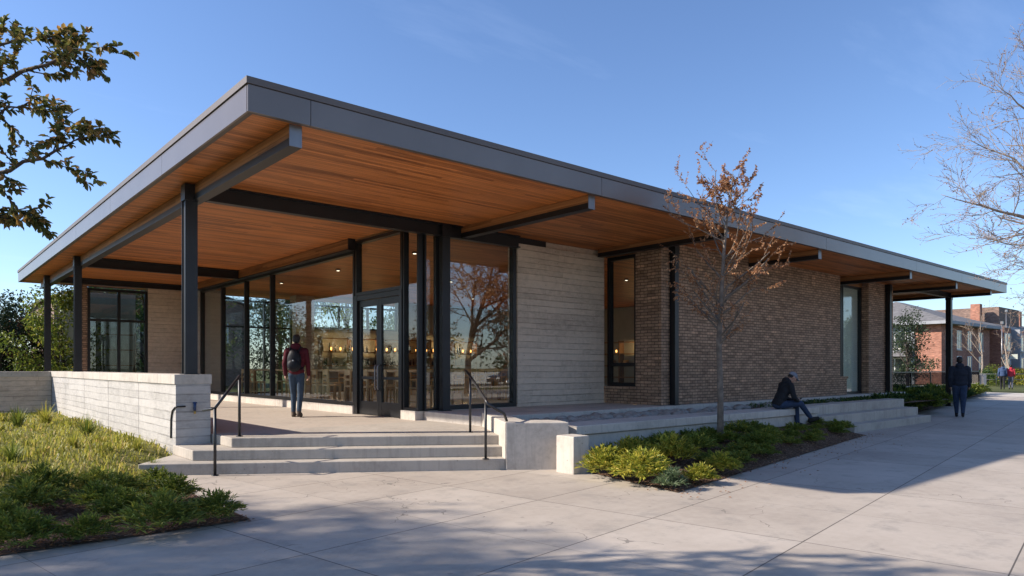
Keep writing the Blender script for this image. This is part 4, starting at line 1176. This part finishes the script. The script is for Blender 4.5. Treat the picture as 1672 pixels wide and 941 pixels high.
# far planting on the right
q = W(1482,600,44); blob_tree('tree', 'small dark tree in front of the grey-sided house', 'tree', (q.x,q.y,0), 5.0, 1.6, 5200, .16, 'lf_ever', 'bark_dark', 200, .18)
for i, (px, d, H, lf, lab) in enumerate([(1622,60,1.6,'lf_mid','round green shrub behind the far railing near the walkers'),(1607,58,1.3,'lf_dark','low dark shrub at the end of the far mesh fence'),(1665,62,1.3,'lf_yel','yellow-green shrub at the far right edge'),(1640,66,1.5,'lf_yel','pale green shrub behind the two distant walkers')]):
    q = W(px,600,d); blob_tree('bush', lab, 'bush', (q.x,q.y,0), H, 1.1, 1500, .14, lf, 'bark_dark', 210+i, .05)
for i, (px, d, H, lab) in enumerate([(1602,58,6.2,'slim pale bare street tree in front of the red brick row'),(1652,60,5.2,'small bare tree with orange tint at the far right'),(1690,64,6.5,'bare street tree just beyond the right edge')]):
    q = W(px,600,d)
    tree('street_tree', lab, 'tree', (q.x,q.y,0), H, .1, dict(bend=.12, up=.05, side=1, prob=.95, ang=(.4,.9), ratio=.55, rmin=.012, seg=5, bare=1, leaflvl=0, rr=.55), 3, 'bark_pale', 'lf_oran', 1, .1, .06, .2, .6, 230+i, trunkfrac=.7)

# ------------------------------------------------------------------ far buildings
def far_window(root, axis, c, a0, a1, z0, z1, n=1):
    m = MB(); e = .07
    def bx(m, u0, u1, w0, w1, d0, d1):
        if axis == 'x': m.box(c-d1, c-d0, u0, u1, w0, w1)
        else: m.box(u0, u1, c-d1, c-d0, w0, w1)
    bx(m, a0, a1, z0, z0+e, 0, .06); bx(m, a0, a1, z1-e, z1, 0, .06); bx(m, a0, a0+e, z0+e, z1-e, .001, .059); bx(m, a1-e, a1, z0+e, z1-e, .001, .059)
    bx(m, (a0+a1)/2-.03, (a0+a1)/2+.03, z0+e, z1-e, .002, .05)
    w = m.build('window', M['white'], root)
    p = MB(); bx(p, a0+e, a1-e, z0+e, z1-e, .004, .02); p.build('pane', M['winpane'], w)
    s = MB(); bx(s, a0-.08, a1+.08, z0-.1, z0-.002, 0, .12); s.build('sill', M['conc'], w)
m, nt, out = mat('far_window_glass'); principled(nt, out, (.03,.04,.05), .05, 0, None, 1.0); M['winpane'] = m
def hip_roof(root, x0, x1, y0, y1, z0, z1, ov=.6):
    m = MB(); x0 -= ov; x1 += ov; y0 -= ov; y1 += ov; h = min((y1-y0),(x1-x0))/2
    if x1-x0 > y1-y0: a, b = (x0+h,(y0+y1)/2,z1), (x1-h,(y0+y1)/2,z1); F = [(0,1,5,4),(1,2,5),(2,3,4,5),(3,0,4)]
    else: a, b = ((x0+x1)/2,y0+h,z1), ((x0+x1)/2,y1-h,z1); F = [(0,1,4),(1,2,5,4),(2,3,5),(3,0,4,5)]
    m.add([(x0,y0,z0),(x1,y0,z0),(x1,y1,z0),(x0,y1,z0),a,b], F)
    rf = m.build('roof', M['shingle'], root)
    e = MB(); e.box(x0,x1,y0,y1,z0-.28,z0-.004); e.build('eaves', M['siding'], rf)
h1 = empty('corner_house', (72,26,0), 'two-storey house with grey hipped roof and a sunlit brick corner beyond the porch', 'house')
m = MB(); m.box(70,84,22,34,0,5.4); m.build('wall', M['brick_red'], h1)
m = MB(); m.box(69.9,69.99,24.2,33.9,0,5.4); m.build('siding', M['siding'], h1)
hip_roof(h1, 70, 84, 22, 34, 5.7, 8.2, .9)
for a in (24.9,27.4,30): far_window(h1, 'x', 69.9, a, a+1.9, 3.3, 4.9); far_window(h1, 'x', 69.9, a, a+1.9, .9, 2.4)
m = MB(); m.add([(69.9,24.3,3.0),(69.9,33.9,3.0),(68.6,33.9,2.55),(68.6,24.3,2.55),(69.9,24.3,2.5),(69.9,33.9,2.5)], [(0,1,2,3),(3,2,5,4),(0,3,4),(1,5,2)]); m.build('porch_roof', M['shingle'], h1)
for a in (71,74,77,80.5): far_window(h1, 'y', 22, a, a+1.2, 3.2, 5.0); far_window(h1, 'y', 22, a, a+1.2, .8, 2.6)
h2 = empty('brick_row_building', (98,26,0), 'long red brick row building with bay windows at the far right', 'building')
m = MB(); m.box(84.2,118,22.6,36,0,5.9); m.build('wall', M['brick_red'], h2)
for k in range(5):
    a = 86+k*6.2
    m = MB(); m.box(a,a+2.8,21.3,22.598,0,5.7); m.build('bay', M['brick_red'] if k % 2 == 0 else M['siding'], h2)
    far_window(h2, 'y', 21.3, a+.3, a+2.5, 3.3, 5.1); far_window(h2, 'y', 21.3, a+.3, a+2.5, .7, 2.6)
    far_window(h2, 'y', 22.6, a+3.4, a+4.8, 3.3, 5.0); far_window(h2, 'y', 22.6, a+3.4, a+4.8, .2, 2.6)
hip_roof(h2, 84.2, 118, 22.6, 36, 6.0, 8.0, .5)
for a in (90,99,106):
    cuboid('chimney', (a,a+.9,24.5,25.4,6.2,8.6), M['brick_red'], h2)
m = MB(); m.box(92,100,23.2,30,6.1,8.3); m.build('upper_storey', M['brick_far'], h2)
q = W(95,600,52); h3 = empty('brick_house', (q.x,q.y,0), 'brown brick building end glimpsed between the left steel posts', 'building')
x0 = W(72,600,52).x; 
m = MB()
yb = 52
pa = W(88,600,50); pb = W(300,600,60)
xa, ya = pa.x, pa.y
m.prism([(xa,ya),(xa+14,ya),(xa+14,ya+12),(xa,ya+12)], 0, 6.6)
m.add([(xa,ya+.01,6.6),(xa+14,ya+.01,6.6),(xa+7,ya+.01,8.8),(xa,ya+11.99,6.6),(xa+14,ya+11.99,6.6),(xa+7,ya+11.99,8.8)], [(0,1,2),(4,3,5)])
m.build('wall', M['brick_far'], h3)
m = MB()
for sgn in (0,1):
    xe = xa-.4 if sgn == 0 else xa+14.4
    m.add([(xe,ya-.3,6.5),(xe,ya+12.3,6.5),(xa+7,ya+12.3,8.95),(xa+7,ya-.3,8.95),(xe,ya-.3,6.62),(xe,ya+12.3,6.62),(xa+7,ya+12.3,9.07),(xa+7,ya-.3,9.07)], [(0,1,2,3),(4,5,6,7),(0,3,7,4),(1,2,6,5),(0,1,5,4)])
m.build('roof', M['shingle'], h3)
for k in range(4): far_window(h3, 'y', ya, xa+1.2+k*3.2, xa+2.6+k*3.2, 3.6, 5.2)
# row of pale houses across the street (only mirrored)
h4 = empty('pale_house', (30,-40,0), 'pale house across the street mirrored in the windows', 'house')
m = MB(); m.box(24,40,-46,-38,0,4.5); m.build('wall', M['plaster'], h4); hip_roof(h4, 24, 40, -46, -38, 4.6, 6.5)
o = cuboid('white_wall', (5,60,-27.6,-27.3,0,1.1), M['white']); tag(o, 'low white wall across the street mirrored in the corner window', 'wall')

# far mesh fence on its wall, railings, lamp posts
fn = empty('mesh_fence', (40,12.8,0), 'dark mesh fence panels on a low concrete wall beyond the porch', 'fence')
cuboid('wall', (34,47.4,12.85,13.15,0,.62), M['conc'], fn, bevel=.01)
cuboid('end_pier', (47.41,47.9,12.7,13.3,0,1.12), M['conc'], fn, bevel=.01)
m = MB(); m.box(34,47.4,12.96,12.975,.64,1.28); m.build('mesh_panel', M['meshfence'], fn)
m = MB(); m.box(34,47.4,12.94,12.995,1.29,1.34); m.build('rail', M['steel'], fn)
for k in range(6):
    x = 34.3+k*2.6; m = MB(); m.box(x,x+.06,12.9,12.95,.62,1.29); m.build('post', M['steel'], fn)
rf_ = empty('railing', (56,14,0), 'pale far railing crossing behind the distant walkers', 'railing')
a = W(1600,600,57); b = W(1760,600,57)
m = MB(); m.tube([(a.x,a.y,1.0),(b.x,b.y,1.0)], .035, 6); m.tube([(a.x,a.y,.55),(b.x,b.y,.55)], .02, 6); m.build('rail', M['plate'], rf_, uv=False)
for k in range(7):
    q = a.lerp(b, k/6); m = MB(); m.tube([(q.x,q.y,0),(q.x,q.y,1.0)], .03, 6); m.build('post', M['plate'], rf_, uv=False)
for px, d, h, lab in ((1636,62,5.4,'slim pale pole near the two distant walkers'),(1643,75,7.5,'tall grey pole in front of the brick row')):
    q = W(px,600,d); root = empty('lamp_post', (q.x,q.y,0), lab, 'pole')
    m = MB(); m.tube([(q.x,q.y,0),(q.x,q.y,h)], [.08,.05], 8); m.build('pole', M['plate'], root, uv=False)
    m = MB(); m.box(q.x-.1,q.x+.1,q.y-.1,q.y+.1,h,h+.22); m.build('lamp_head', M['plate'], root)
q = W(1649,600,64); root = empty('street_sign', (q.x,q.y,0), 'plain pale rectangular sign on a thin post beyond the walkers', 'sign')
m = MB(); m.tube([(q.x,q.y,0),(q.x,q.y,3.0)], .04, 6); m.build('post', M['plate'], root, uv=False)
m = MB(); m.box(q.x-.03,q.x+.03,q.y-.6,q.y+.6,2.3,2.75); m.build('panel', M['plaster'], root)

# cars
def car(label, loc, rz, paint):
    root = empty('parked_car', (0,0,0), label, 'car')
    prof = [(-2.15,.35),(-2.2,.7),(-2.1,.92),(-1.5,.98),(-.95,1.42),(.45,1.45),(1.1,.98),(1.95,.86),(2.2,.66),(2.18,.35)]
    m = MB(); n = len(prof)
    def wd(z): return .86 if z < .95 else .86-.2*(z-.95)/.5
    vs = [(x,-wd(z),z) for x,z in prof] + [(x,wd(z),z) for x,z in prof]
    fs = [tuple(range(n)), tuple(range(2*n-1,n-1,-1))] + [(i,n+i,n+(i+1)%n,(i+1)%n) for i in range(n)]
    m.add(vs, fs); m.build('body', M[paint], root, bevel=.05, off=(0,0,0))
    for sd in (-1,1):
        m = MB(); y = sd*.8
        m.add([(-1.35,y*1.075,1.0),(.95,y*1.075,1.0),(.42,y*.85,1.38),(-.9,y*.85,1.38)], [(0,1,2,3)]); m.build('side_window', M['winpane'], root, off=(0,0,0))
        for x in (-1.35,1.35):
            m = MB(); m.tube([(x,sd*.68,.33),(x,sd*.88,.33)], .33, 18); w = m.build('wheel', M['rubber'], root, off=(0,0,0), uv=False)
            m = MB(); m.tube([(x,sd*.85,.33),(x,sd*.89,.33)], .2, 14); m.build('rim', M['chrome'], w, off=(0,0,0), uv=False)
    for y in (-.6,.6):
        m = MB(); m.box(2.1,2.22,y-.18,y+.18,.62,.75); m.build('headlight', M['white'], root, off=(0,0,0))
    root.location = loc; root.rotation_euler.z = rz; return root
car('dark car parked across the street mirrored in the corner window', (26,-19.5,0), 0, 'carblue')
car('second dark car parked farther along the street, mirrored in the tall windows', (38,-19.5,0), math.pi, 'carblue')
q = W(1656,600,72); car('small red car far off beyond the walkers', (q.x,q.y,0), R(95), 'carred')

# ------------------------------------------------------------------ people
def remeshed(m, name, mt, parent, vox=.011, smooth=4):
    o = m.build('tmp', mt, None, off=(0,0,0), uv=False)
    r = o.modifiers.new('r', 'REMESH'); r.mode = 'VOXEL'; r.voxel_size = vox
    s = o.modifiers.new('s', 'SMOOTH'); s.factor = .5; s.iterations = smooth
    dg = bpy.context.evaluated_depsgraph_get()
    me = bpy.data.meshes.new_from_object(o.evaluated_get(dg))
    bpy.data.objects.remove(o)
    me.name = name; me.materials.clear(); me.materials.append(mt)
    for p in me.polygons: p.use_smooth = True
    n = bpy.data.objects.new(name, me); col.objects.link(n); n.parent = parent
    return n
def basis(fwd, up):
    fwd = V(fwd).normalized(); up = V(up); x = fwd.cross(up).normalized(); z = x.cross(fwd)
    return Matrix((x, fwd, z)).transposed()   # columns: right, forward, up
def hand(m, w, d, palm_n, s=1.0, curl=.5, side=1):
    """palm with four curled fingers and a thumb"""
    d = V(d).normalized(); nrm = V(palm_n); nrm = (nrm - d*nrm.dot(d)).normalized(); a = d.cross(nrm)*side
    w = V(w)
    m.cap(w, .026*s, w+d*.05*s, .03*s)
    for k, (off, L) in enumerate(((-.028,.062),(-.010,.074),(.009,.07),(.026,.055))):
        b = w + d*.075*s + a*off*s
        m.cap(w+d*.04*s+a*off*.9*s, .014*s, b, .0115*s, 8)
        c = b + (d*math.cos(curl) + nrm*math.sin(curl))*L*.5*s
        e = c + (d*math.cos(curl*2.2) + nrm*math.sin(curl*2.2))*L*.5*s
        m.cap(b, .0115*s, c, .0105*s, 8); m.cap(c, .0105*s, e, .0085*s, 8)
    t0 = w + d*.02*s - a*.025*s; t1 = t0 + (d*.6 - a*.75 + nrm*.3).normalized()*.04*s; t2 = t1 + (d*.9 - a*.1 + nrm*.4).normalized()*.03*s
    m.cap(t0, .016*s, t1, .013*s, 8); m.cap(t1, .013*s, t2, .01*s, 8)
def head(m, c, Bm, s=1.0):
    def P(x,y,z): return V(c) + Bm @ (V((x,y,z))*s)
    m.ell(P(0,-.008,.018), (.075*s,.095*s,.1*s), Bm, 16, 12)
    m.ell(P(0,.02,-.045), (.06*s,.072*s,.07*s), Bm, 14, 10)
    m.ell(P(0,.058,-.088), (.03*s,.025*s,.022*s), Bm, 10, 8)
    m.cap(P(0,.088,.012), .009*s, P(0,.106,-.022), .014*s, 8)
    m.cap(P(-.018,.085,-.055), .008*s, P(.018,.085,-.055), .008*s, 8)
    for sd in (-1,1):
        m.ell(P(sd*.077,-.008,-.005), (.012*s,.022*s,.032*s), Bm, 8, 6)
        m.cap(P(sd*.045,.08,.03), .01*s, P(sd*.02,.09,.028), .009*s, 6)
        m.ell(P(sd*.045,.06,-.018), (.024*s,.02*s,.02*s), Bm, 8, 6)
def eyes(c, Bm, root, s=1.0):
    for sd in (-1,1):
        m = MB(); m.ell(V(c)+Bm @ (V((sd*.032,.083,.012))*s), .009*s, None, 8, 6); m.build('eye', M['hair'], root, off=(0,0,0), uv=False)
def figure(label, loc, rz, J, mats, hood=False, bulk=1.0, scale=1.0, cap=False, vox=.011, headdir=None):
    """J holds the joints (local metres, facing +y)"""
    root = empty('person', (0,0,0), label, 'person')
    g_ = {k: V(v) for k, v in J.items() if hasattr(v, '__len__')}
    hd = headdir or ((0,1,0),(0,0,1)); Bm = basis(*hd)
    b = MB(); k = bulk
    head(b, g_['head'], Bm)
    b.cap(g_['neck'], .055, g_['head']+Bm @ V((0,-.02,-.06)), .052)
    b.cap(g_['chest'], .085, g_['neck'], .055); b.cap(g_['pelvis'], .085, g_['chest'], .085)
    for s in 'LR':
        sd = -1 if s == 'L' else 1
        b.cap(g_['sh'+s], .05, g_['el'+s], .036); b.cap(g_['el'+s], .036, g_['wr'+s], .024); b.cap(g_['chest'], .06, g_['sh'+s], .045)
        b.cap(g_['hip'+s], .07, g_['kn'+s], .048); b.cap(g_['kn'+s], .048, g_['an'+s], .034); b.cap(g_['an'+s], .034, g_['toe'+s], .028)
        hdir = J.get('hd'+s) or (g_['wr'+s]-g_['el'+s])
        hand(b, g_['wr'+s], hdir, J.get('hn'+s, (-sd,0,0)), 1.0, J.get('curl',.5), sd)
    remeshed(b, 'body', M[mats['skin']], root, min(vox,.0085), 2)
    eyes(g_['head'], Bm, root)
    # upper clothing
    c = MB(); ch, pe = g_['chest'], g_['pelvis']; up = (ch-pe).normalized(); rt = (g_['shR']-g_['shL']).normalized(); fw = up.cross(rt)
    Tm = Matrix((rt, fw, up)).transposed()
    c.ell(ch+up*.02, (.185*k,.128*k,.2), Tm, 18, 12); c.ell((ch+pe)*.5+up*.0, (.165*k,.125*k,.22), Tm, 18, 12)
    c.ell(pe+up*.02, (.172*k,.13*k,.13), Tm, 18, 10)
    c.cap(ch+up*.1, .1, g_['neck']+up*.0, .072)
    for s in 'LR':
        c.cap(ch+up*.1, .1, g_['sh'+s], .074*k); c.cap(g_['sh'+s], .074*k, g_['el'+s], .056*k); c.cap(g_['el'+s], .056*k, g_['wr'+s]-(g_['wr'+s]-g_['el'+s]).normalized()*.015, .042*k)
    if hood:
        hb = g_['neck'] - fw*.06
        c.ell(hb+up*.0, (.115,.075,.075), Tm, 14, 10); c.ell(hb-up*.06-fw*.02, (.085,.05,.08), Tm, 12, 8)
    tp = remeshed(c, 'jacket', M[mats['top']], root, vox, 3)
    t = MB()
    t.ell(pe-up*.0, (.158*k,.12*k,.12), Tm, 16, 10)
    for s in 'LR':
        t.cap(pe, .1*k, g_['hip'+s], .092*k); t.cap(g_['hip'+s], .094*k, g_['kn'+s], .066*k); t.cap(g_['kn'+s], .066*k, g_['an'+s]+V((0,0,.03)), .05)
    remeshed(t, 'trousers', M[mats['legs']], root, vox, 3)
    for s in 'LR':
        f = MB(); an, to = g_['an'+s], g_['toe'+s]; dv = (to-an); 
        heel = J.get('heel'+s); heel = V(heel) if heel else an - V((dv.x,dv.y,0)).normalized()*.04 - V((0,0,.05))
        f.cap(an, .046, heel, .04); f.cap(heel, .04, to, .036); f.cap(an, .044, to+V((0,0,.01)), .034); f.cap(an+V((0,0,.02)), .05, an, .046)
        remeshed(f, 'shoe', M[mats['shoe']], root, .009, 2)
    h = MB()
    def HP(x,y,z): return g_['head'] + Bm @ V((x,y,z))
    if cap:
        h.ell(HP(0,-.006,.055), (.086,.106,.075), Bm, 18, 10)
        h.cap(HP(-.045,.09,.042), .012, HP(.045,.09,.042), .012); h.cap(HP(-.035,.15,.03), .011, HP(.035,.15,.03), .011); h.cap(HP(0,.08,.045), .014, HP(0,.155,.03), .013); h.cap(HP(-.03,.09,.042), .012, HP(-.03,.15,.031), .011); h.cap(HP(.03,.09,.042), .012, HP(.03,.15,.031), .011)
        remeshed(h, 'cap', M['greycap'], root, .008, 2)
        h = MB(); h.ell(HP(0,-.035,.01), (.078,.072,.065), Bm, 16, 10); remeshed(h, 'hair', M['hair'], root, .009, 1)
    else:
        h.ell(HP(0,-.02,.042), (.083,.098,.088), Bm, 18, 12); h.ell(HP(0,-.04,-.005), (.076,.07,.07), Bm, 16, 10)
        remeshed(h, 'hair', M['hair'], root, .009, 1)
    root.location = loc; root.rotation_euler.z = rz; root.scale = (scale,)*3
    return root
# facing angle: local +y turned by rz
def face(dx, dy): return math.atan2(-dx, dy)
def walkJ(stride=.16, arm=.06, sw=.25):
    return dict(head=(0,.03,1.655), neck=(0,0,1.52), chest=(0,0,1.27), pelvis=(0,0,.97),
        shL=(-.185,0,1.42), elL=(-.235,-.02-arm,1.15), wrL=(-.235,.05-arm,.9), shR=(.185,0,1.42), elR=(.235,-.02+arm,1.15), wrR=(.235,.08+arm,.9),
        hipL=(-.085,0,.9), knL=(-.085,.07+stride*.4,.5), anL=(-.075,stride*.6,.085), toeL=(-.085,stride*.6+.17,.035),
        hipR=(.085,0,.9), knR=(.085,.02-stride*.2,.49), anR=(.075,-stride*.9,.105), toeR=(.085,-stride*.9+.16,.035))
pos = G(484,681,Z3)
J = walkJ(.1,.03)
f1 = figure('person in a maroon jumper and blue jeans walking to the glass doors, seen from behind', (pos.x,pos.y,Z3), face(.60,.80), J,
       dict(skin='skin', top='maroon', legs='denim', shoe='shoe'), True, 1.0, 1.01)
bp = empty('backpack', (0,0,0), 'black backpack worn on the back of the person in maroon', 'backpack')
m = MB(); m.ell((0,-.2,1.22), (.15,.085,.23), None, 18, 12); m.ell((0,-.21,1.12), (.15,.1,.15), None, 18, 12); m.ell((0,-.19,1.36), (.115,.06,.1), None, 16, 10)
remeshed(m, 'bag', M['pack'], bp, .011, 4)
m = MB(); m.ell((0,-.29,1.12), (.11,.035,.11), None, 14, 10); remeshed(m, 'pocket', M['pack'], bp, .01, 3)
m = MB(); m.box(-.012,.012,-.335,-.322,1.2,1.225); m.build('tag', M['white'], bp, off=(0,0,0))
for sd in (-1,1):
    m = MB(); m.tube([(sd*.09,-.16,1.42),(sd*.105,-.07,1.505),(sd*.115,.04,1.49),(sd*.125,.135,1.38),(sd*.13,.15,1.24),(sd*.15,.06,1.1),(sd*.13,-.13,1.03)], .018, 8); m.build('strap', M['pack'], bp, off=(0,0,0), uv=False)
bp.location = f1.location; bp.rotation_euler = f1.rotation_euler; bp.scale = f1.scale
pos = G(1567,681,0)
figure('heavy-set person in dark navy clothes walking away along the shaded pavement', (pos.x,pos.y,0), face(.95,.3), walkJ(.2,.05),
       dict(skin='skin_dark', top='navy', legs='denim_dark', shoe='shoe_black'), True, 1.22, 1.06)
# seated person: root at the bench edge, seat height .637
J = dict(pelvis=(0,-.02,.115), chest=(0,.12,.40), neck=(0,.22,.60), head=(0,.315,.685),
    shL=(-.18,.17,.52), elL=(-.24,.22,.26), wrL=(-.09,.40,.17), shR=(.18,.17,.52), elR=(.24,.22,.26), wrR=(.09,.40,.17),
    hipL=(-.09,.02,.09), knL=(-.1,.46,.09), anL=(-.1,.5,-.33), toeL=(-.1,.66,-.385),
    hipR=(.09,.02,.10), knR=(.07,.47,.12), anR=(.05,.72,-.22), toeR=(.05,.9,-.21), heelR=(.05,.70,-.27),
    hdL=(.75,.55,.05), hdR=(-.75,.55,.05), hnL=(.2,0,1), hnR=(-.2,0,1), curl=.7)
sx, sy = 14.45, 7.72
figure('person in black hoodie and grey cap sitting hunched over a phone on the bench wall', (sx,sy,.637), face(.85,-.53), J,
       dict(skin='skin', top='black', legs='denim_dark', shoe='shoe_black'), True, 1.0, 1.0, True, headdir=((0,.82,-.57),(0,.57,.82)))
ph = empty('phone', (0,0,0), 'small black phone in the hands of the seated person', 'phone')
m = MB(); m.obox((0,.475,.2), (.034,0,0), V((0,.06,.04)), V((0,-.003,.0045))); m.build('case', M['screen'], ph, off=(0,0,0), bevel=.003)
ph.location = (sx,sy,.637); ph.rotation_euler.z = face(.85,-.53)
pos = W(1637,600,49)
figure('distant person in a dark blue coat walking at the far end of the pavement', (pos.x,pos.y,.004), face(.95,.3), walkJ(.18,.04),
       dict(skin='skin', top='bluecoat', legs='black', shoe='shoe_black'), True, 1.08, 1.0, vox=.02)
pos = W(1650.5,600,49)
figure('distant person in a red top and grey trousers at the far end of the pavement', (pos.x,pos.y,.004), face(.95,.3), walkJ(.08,.02),
       dict(skin='skin', top='redcoat', legs='greycloth', shoe='shoe_black'), True, 1.0, .97, vox=.02)

# fallen leaves near the planting
m = MB(); r4 = random.Random(4)
for i in range(420):
    if i % 3: 
        x = r4.uniform(7.0,17); y = 5.1 + (x-7.2)*.166 + r4.gauss(.1,.35)
    else: x = r4.uniform(-.5,2.7); y = 7.1 + abs(r4.gauss(0,.35)) - .1
    z = .008
    if inpoly(x,y,BED): z = bed_z(x,y)+.008
    elif x < 2.65 and y > 7.08: z = lawn_z(x,y)+.01
    elif 7.6 < x and y > 7.0: continue
    d = jit(r4,1); d.z = abs(d.z)*.2
    m.leaf(V((x,y,z)), d, V((0,0,1)), .045*r4.uniform(.6,1.2), .025)
o = m.build('fallen_leaves', M['lf_oran'], uv=False); tag(o, 'small dry leaves scattered on mulch and paving by the beds', 'leaves', kind='stuff')

# ------------------------------------------------------------------ light, sky, camera
SUN_EL = R(32.4); sun_dir = V((-.803*math.cos(SUN_EL), .596*math.cos(SUN_EL), math.sin(SUN_EL)))
sd = bpy.data.lights.new('sun', 'SUN'); sd.energy = 4.9; sd.angle = R(.8); sd.color = (1,.905,.79)
so = bpy.data.objects.new('sun', sd); col.objects.link(so); so.location = (-20,15,20)
so.rotation_euler = sun_dir.to_track_quat('Z', 'Y').to_euler()
wd = bpy.data.worlds.new('World'); sc.world = wd; wd.use_nodes = True
nt = wd.node_tree; bg = nt.nodes['Background']
sky = nt.nodes.new('ShaderNodeTexSky'); sky.sky_type = 'NISHITA'; sky.sun_disc = False
sky.sun_elevation = SUN_EL; sky.sun_rotation = math.atan2(sun_dir.x, sun_dir.y)
sky.air_density = 1.0; sky.dust_density = .35; sky.ozone_density = 1.6; sky.altitude = 50
nt.links.new(sky.outputs[0], bg.inputs[0]); bg.inputs[1].default_value = .11
# thin cirrus
tc = nt.nodes.new('ShaderNodeTexCoord')
s_ = sepxyz(nt, tc.outputs['Generated'])
zz = val(nt, 'MAXIMUM', s_[2], .03)
cv = combine(nt, val(nt, 'DIVIDE', s_[0], zz), val(nt, 'DIVIDE', s_[1], zz))
n1 = noise_n(nt, scalev(nt, cv, (.28, 1.0, 1), rot=(0,0,R(38))), .8, 8, .6)
cl = ramp(nt, n1, [(.52,(0,0,0)),(.8,(.22,.22,.22))])
mx = mixc(nt, cl, sky.outputs[0], (7.5,8.0,8.8))
nt.links.new(mixc(nt, 1.0, mx, (.8,.915,1.13), 'MULTIPLY'), bg.inputs[0])

cam = bpy.data.cameras.new('camera'); co = bpy.data.objects.new('camera', cam); col.objects.link(co)
co.location = (0,0,EYE); co.rotation_euler = (R(90),0,R(-41))
cam.sensor_width = 36; cam.lens = 36*FOC/1672; cam.shift_y = (HZ-470.5)/1672; cam.clip_end = 3000; cam.clip_start = .05
sc.camera = co
sc.render.engine = 'CYCLES'
sc.cycles.use_denoising = True
sc.cycles.max_bounces = 10; sc.cycles.transparent_max_bounces = 24; sc.cycles.glossy_bounces = 4; sc.cycles.diffuse_bounces = 6
sc.cycles.sample_clamp_indirect = 10
sc.view_settings.view_transform = 'Standard'; sc.view_settings.look = 'None'
sc.view_settings.exposure = .72; sc.view_settings.gamma = 1
